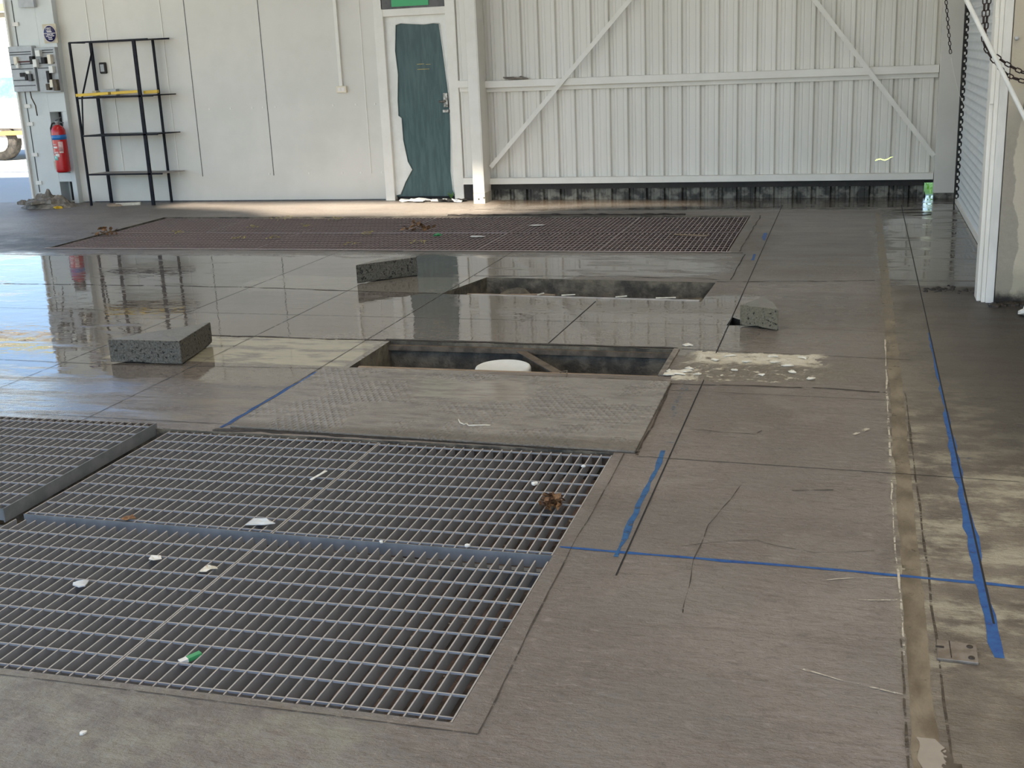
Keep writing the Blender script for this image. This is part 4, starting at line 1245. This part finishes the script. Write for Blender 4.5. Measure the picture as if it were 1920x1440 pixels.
for (x_, y_, r, mt, lb) in [(-1.298, 3.712, .010, 'paper', 'white pebble at the grating joint under the dry clump'), (-1.62, 3.69, .008, 'paper', 'tiny white pebble on the grating joint, left of the other'),
                            (-1.22, 4.36, .012, 'paper', 'white crumb on the grating above the brown clump'), (-1.07, 4.60, .010, 'paper', 'white fleck near the far corner of the near grating'),
                            (-1.93, 2.34, .008, 'paper', 'white fleck on the concrete before the near grating')]:
    flake('white_fleck', x_, y_, r, M_[mt], lb, 'fleck', z=.0 if y_ > 2.5 else .001, h=r * .9, n_=7)
t = empty('bottle_fragment', (-1.86, 2.80, -.03), 'green and white bottle fragment down in the nearest grating', 'bottle fragment')
MB().bar((-1.875, 2.775, -.008), (-1.85, 2.81, -.004), .02, .012).build('label', M_['green'], t)
MB().bar((-1.89, 2.755, -.010), (-1.875, 2.775, -.008), .02, .012).build('cap', M_['paper'], t)
flake('clear_cup_piece', -2.52, 3.16, .025, M_['clear'], 'clear plastic disc on the nearest grating panel', 'plastic piece', z=zt, h=.006)
# string on the cover slab
b = MB(); b.tube([(-1.80, 5.12, .014), (-1.775, 5.07, .014), (-1.745, 5.04, .016), (-1.73, 5.05, .02), (-1.745, 5.06, .016), (-1.72, 5.035, .014), (-1.66, 5.05, .014), (-1.62, 5.055, .014)], .0028, 6)
tag(b.build('string', M_['plaster'], origin=(-1.7, 5.05, .014)), 'knotted pale string lying on the embossed cover slab', 'string')
b = MB(); b.tube([(-1.52, 6.02, .012), (-1.48, 6.03, .02), (-1.47, 5.98, .02), (-1.46, 5.93, .015)], .004, 6)
tag(b.build('root', M_['rust'], origin=(-1.48, 6, .01)), 'short brown root at the end of the angle iron', 'root')

leafG = 'yellow leaf clusters on the far grating'
for (x_, y_, r, mt) in [(-6.174, 12.12, .15, 'leaf_yellow'), (-5.50, 11.98, .08, 'leaf_yellow'), (-5.62, 11.44, .11, 'leaf_yellow'), (-6.2, 11.4, .08, 'leaf_yellow'), (-4.70, 10.97, .09, 'leaf_yellow'), (-5.95, 10.63, .08, 'leaf_yellow'),
                        (-5.60, 10.65, .07, 'leaf_yellow'), (-4.0, 10.45, .10, 'leaf_yellow'), (-4.6, 10.3, .09, 'leaf_yellow'), (-6.9, 11.0, .07, 'leaf_yellow')]:
    b = MB()
    for k in range(22):
        p0 = Vector((x_ + rnd.gauss(0, r * .5), y_ + rnd.gauss(0, r * .5), .004 + rnd.random() * .02))
        d_ = Vector((rnd.uniform(-1, 1), rnd.uniform(-1, 1), rnd.uniform(-.3, .3))).normalized() * .02
        s_ = Vector((-d_.y, d_.x, .004)) * .45
        b.add([p0 - d_, p0 + s_, p0 + d_, p0 - s_], [(0, 1, 2), (0, 2, 3)])
    tag(b.build('leaf_cluster', M_[mt], origin=(x_, y_, 0)), 'small cluster of dry yellow leaves on the far grating', 'leaf cluster', leafG, 'stuff')
for (x_, y_, lb) in [(-7.66, 10.86, 'reddish brown leaf clump at the left corner of the far grating'), (-4.25, 11.20, 'orange brown leaf clump at the middle of the far grating')]:
    b = MB()
    for k in range(40):
        p0 = Vector((x_ + rnd.gauss(0, .07), y_ + rnd.gauss(0, .04), .01 + rnd.random() * .07))
        d_ = Vector((rnd.uniform(-1, 1), rnd.uniform(-1, 1), rnd.uniform(-.6, .6))).normalized() * .035
        s_ = d_.cross(Vector((rnd.random(), rnd.random(), 1))).normalized() * .018
        b.add([p0 - d_, p0 + s_, p0 + d_, p0 - s_], [(0, 1, 2), (0, 2, 3)])
    tag(b.build('leaf_clump', M_['leaf_brown'], origin=(x_, y_, 0)), lb, 'leaf clump', kind='stuff')
flake('green_wrapper', -3.92, 10.83, .035, M_['green'], 'small green wrapper on the far grating', 'wrapper', z=0, h=.01, curl=.05)
flake('white_card', -3.52, 10.82, .05, M_['paper'], 'white card scrap on the far grating, nearer the trench', 'card', z=0, h=.003, stretch=1.6, n_=5)
flake('white_card', -3.10, 11.55, .04, M_['paper'], 'white card scrap toward the far edge of the far grating', 'card', z=0, h=.003, stretch=1.6, n_=5)
tag(MB().bar((-1.62, 10.93, .004), (-1.30, 10.87, .004), .05, .004).build('timber_sliver', M_['wood'], origin=(-1.5, 10.9, 0)), 'flat sliver of timber on the right end of the far grating', 'timber sliver')
# ragged membrane edge behind the far grating
b = MB()
vs = []
for i in range(60):
    x_ = -4.3 + 2.6 * i / 59
    hh = .012 + .018 * abs(mnoise.noise(Vector((x_ * 6, 0, 0))))
    yy_ = 12.26 + .03 * mnoise.noise(Vector((x_ * 4, 2, 0)))
    vs += [(x_, yy_ - .02, .0), (x_, yy_, hh), (x_, yy_ + .03, .001)]
for i in range(59):
    q = i * 3; b.f += [(q, q + 3, q + 4, q + 1), (q + 1, q + 4, q + 5, q + 2)]; b.smooth += [False, False]
b.v = vs
tag(b.build('ragged_membrane', M_['dirt']), 'ragged black edge of membrane along the far grating', 'membrane')
flake('rail_debris', -3.82, 13.53, .07, M_['rubble'], 'small heap of debris on the wall rail beside the column', 'debris', z=1.386, h=.02, curl=.04, stretch=1.8)

# ------------------------------------------------------------------ roof and the rest of the shell
SUN_HOLE = [(-8.4, 9.62), (-7.0, 9.25), (-6.4, 8.75), (-4.2, 8.7), (-2.9, 9.35), (-1.2, 9.6), (-2.9, 9.86), (-8.4, 9.86)]  # unseen roof opening, outline shaped to cast the sun patch by the door
SKY = []  # skylight strips added out of view to brighten and warm the floor
for (xa, xb) in ((-12.6, -11.7), (-9.6, -8.7), (-6.6, -5.7), (-3.6, -2.7), (-.9, 0.0), (.62, 1.22), (3.2, 4.1)):
    SKY.append((xa, xb, -1.9, 7.9))
    if xa in (.62, -9.6): SKY.append((xa, xb, 10.05 if xa < 0 else 8.3, 13.0 if xa < 0 else 11.6))
rv, rf = poly_holes([(-16, -2.5), (6, -2.5), (6, 13.75), (-16, 13.75)], [SUN_HOLE] + [[(a, c), (b_, c), (b_, d_), (a, d_)] for a, b_, c, d_ in SKY], 4.9)
sm = NT('added_skylight_sheet')
tr = sm.t.nodes.new('ShaderNodeBsdfTranslucent'); tr.inputs[0].default_value = (.80, .74, .62, 1)
df = sm.t.nodes.new('ShaderNodeBsdfDiffuse'); df.inputs[0].default_value = (.8, .78, .72, 1)
mxs = sm.t.nodes.new('ShaderNodeMixShader'); mxs.inputs[0].default_value = .35
sm.t.links.new(tr.outputs[0], mxs.inputs[1]); sm.t.links.new(df.outputs[0], mxs.inputs[2]); sm.t.links.new(mxs.outputs[0], sm.out.inputs[0])
for k_, (a, b_, c, d_) in enumerate(SKY):
    q_ = MB().add([(a, c, 4.93), (b_, c, 4.93), (b_, d_, 4.93), (a, d_, 4.93)], [(0, 3, 2, 1)])
    q_.build('added_skylight_%d' % (k_ + 1), sm.m, kind='structure')

rv2 = [(v[0], v[1], 4.96) for v in rv]
b = MB(); b.add(rv, [f[::-1] for f in rf]); b.add(rv2, rf)
b.build('ceiling', M_['roof'], kind='structure')
b = MB().box(5.9, 6, -6, 8.3, 0, 4.9); b.build('wall_side', M_['white_clad'], kind='structure')
for i in range(6):
    tag(MB().box(-16, 6, -2.4 + 2.7 * i, -2.3 + 2.7 * i, 4.74, 4.9).build('roof_purlin', M_['white_steel'], kind='structure'))

# canopy outside on the left, vehicle
t = empty('awning', (-16, 16.2, 0), 'olive and tan awning beam outside beyond the pillar', 'awning')
MB().box(-24, -11.0, 16.2, 16.3, 2.635, 2.74).build('fascia', M_['olive'], t)
MB().box(-24, -11.0, 16.2, 16.35, 2.603, 2.628).build('gutter', M_['label_white'], t)
MB().box(-24, -11.0, 16.25, 16.4, 2.50, 2.60).build('beam', M_['tanbeam'], t)
MB().box(-22.6, -22.4, 16.2, 16.4, 0, 2.5).build('post', M_['tanbeam'], t)
t = empty('utility_truck', (-17.8, 21.4, 0), 'white utility truck with cyan windows parked outside', 'truck')
MB().box(-20.4, -15.2, 20.6, 22.4, .62, 1.12).build('body', M_['truck_white'], t, bevel=.05)
b = MB().prism([(-20.2, .0), (-15.6, .0), (-15.9, .70), (-19.6, .75)], 20.68, 22.3)
b.v = [(v[0], v[2], 1.12 + v[1]) for v in b.v]
b.build('cab', M_['truck_white'], t, bevel=.04)
MB().box(-19.3, -16.1, 20.64, 20.66, 1.22, 1.62).build('side_window', M_['glass'], t)
MB().box(-20.4, -15.2, 20.56, 20.60, .50, .58).build('side_rail', M_['orange'], t)
MB().box(-20.3, -15.3, 20.7, 22.3, .42, .62).build('chassis', M_['grey_box'], t)
for xx in (-16.75, -19.2):
    for yy in (20.62, 22.1):
        b = MB(); b.lathe([(.36, 0), (.38, .04), (.38, .18), (.36, .22)], 0, 0, 28)
        b.v = [(xx + v[0], yy + v[2], .38 + v[1]) for v in b.v]
        wh = b.build('wheel', M_['tyre'], t)
        b = MB(); b.lathe([(.22, -.01), (.20, -.02), (.06, -.03)], 0, 0, 20)
        b.v = [(xx + v[0], yy + v[2], .38 + v[1]) for v in b.v]
        b.build('hub', M_['galv'], wh)
# low bushes outside behind the back wall
b = MB()
for k in range(260):
    p0 = Vector((rnd.uniform(.3, 1.3), rnd.uniform(13.9, 14.6), rnd.uniform(0, .25)))
    d_ = Vector((rnd.uniform(-1, 1), rnd.uniform(-1, 1), rnd.uniform(.3, 1))).normalized() * .07
    s_ = Vector((-d_.y, d_.x, 0)) * .3
    b.add([p0 - d_, p0 + s_, p0 + d_, p0 - s_], [(0, 1, 2), (0, 2, 3)])
tag(b.build('grass_tuft', mk('lime_grass', (.45, .70, .10), (.62, .82, .25), rough=.6)), 'bright green grass outside the gap at the wall corner', 'grass', kind='stuff')
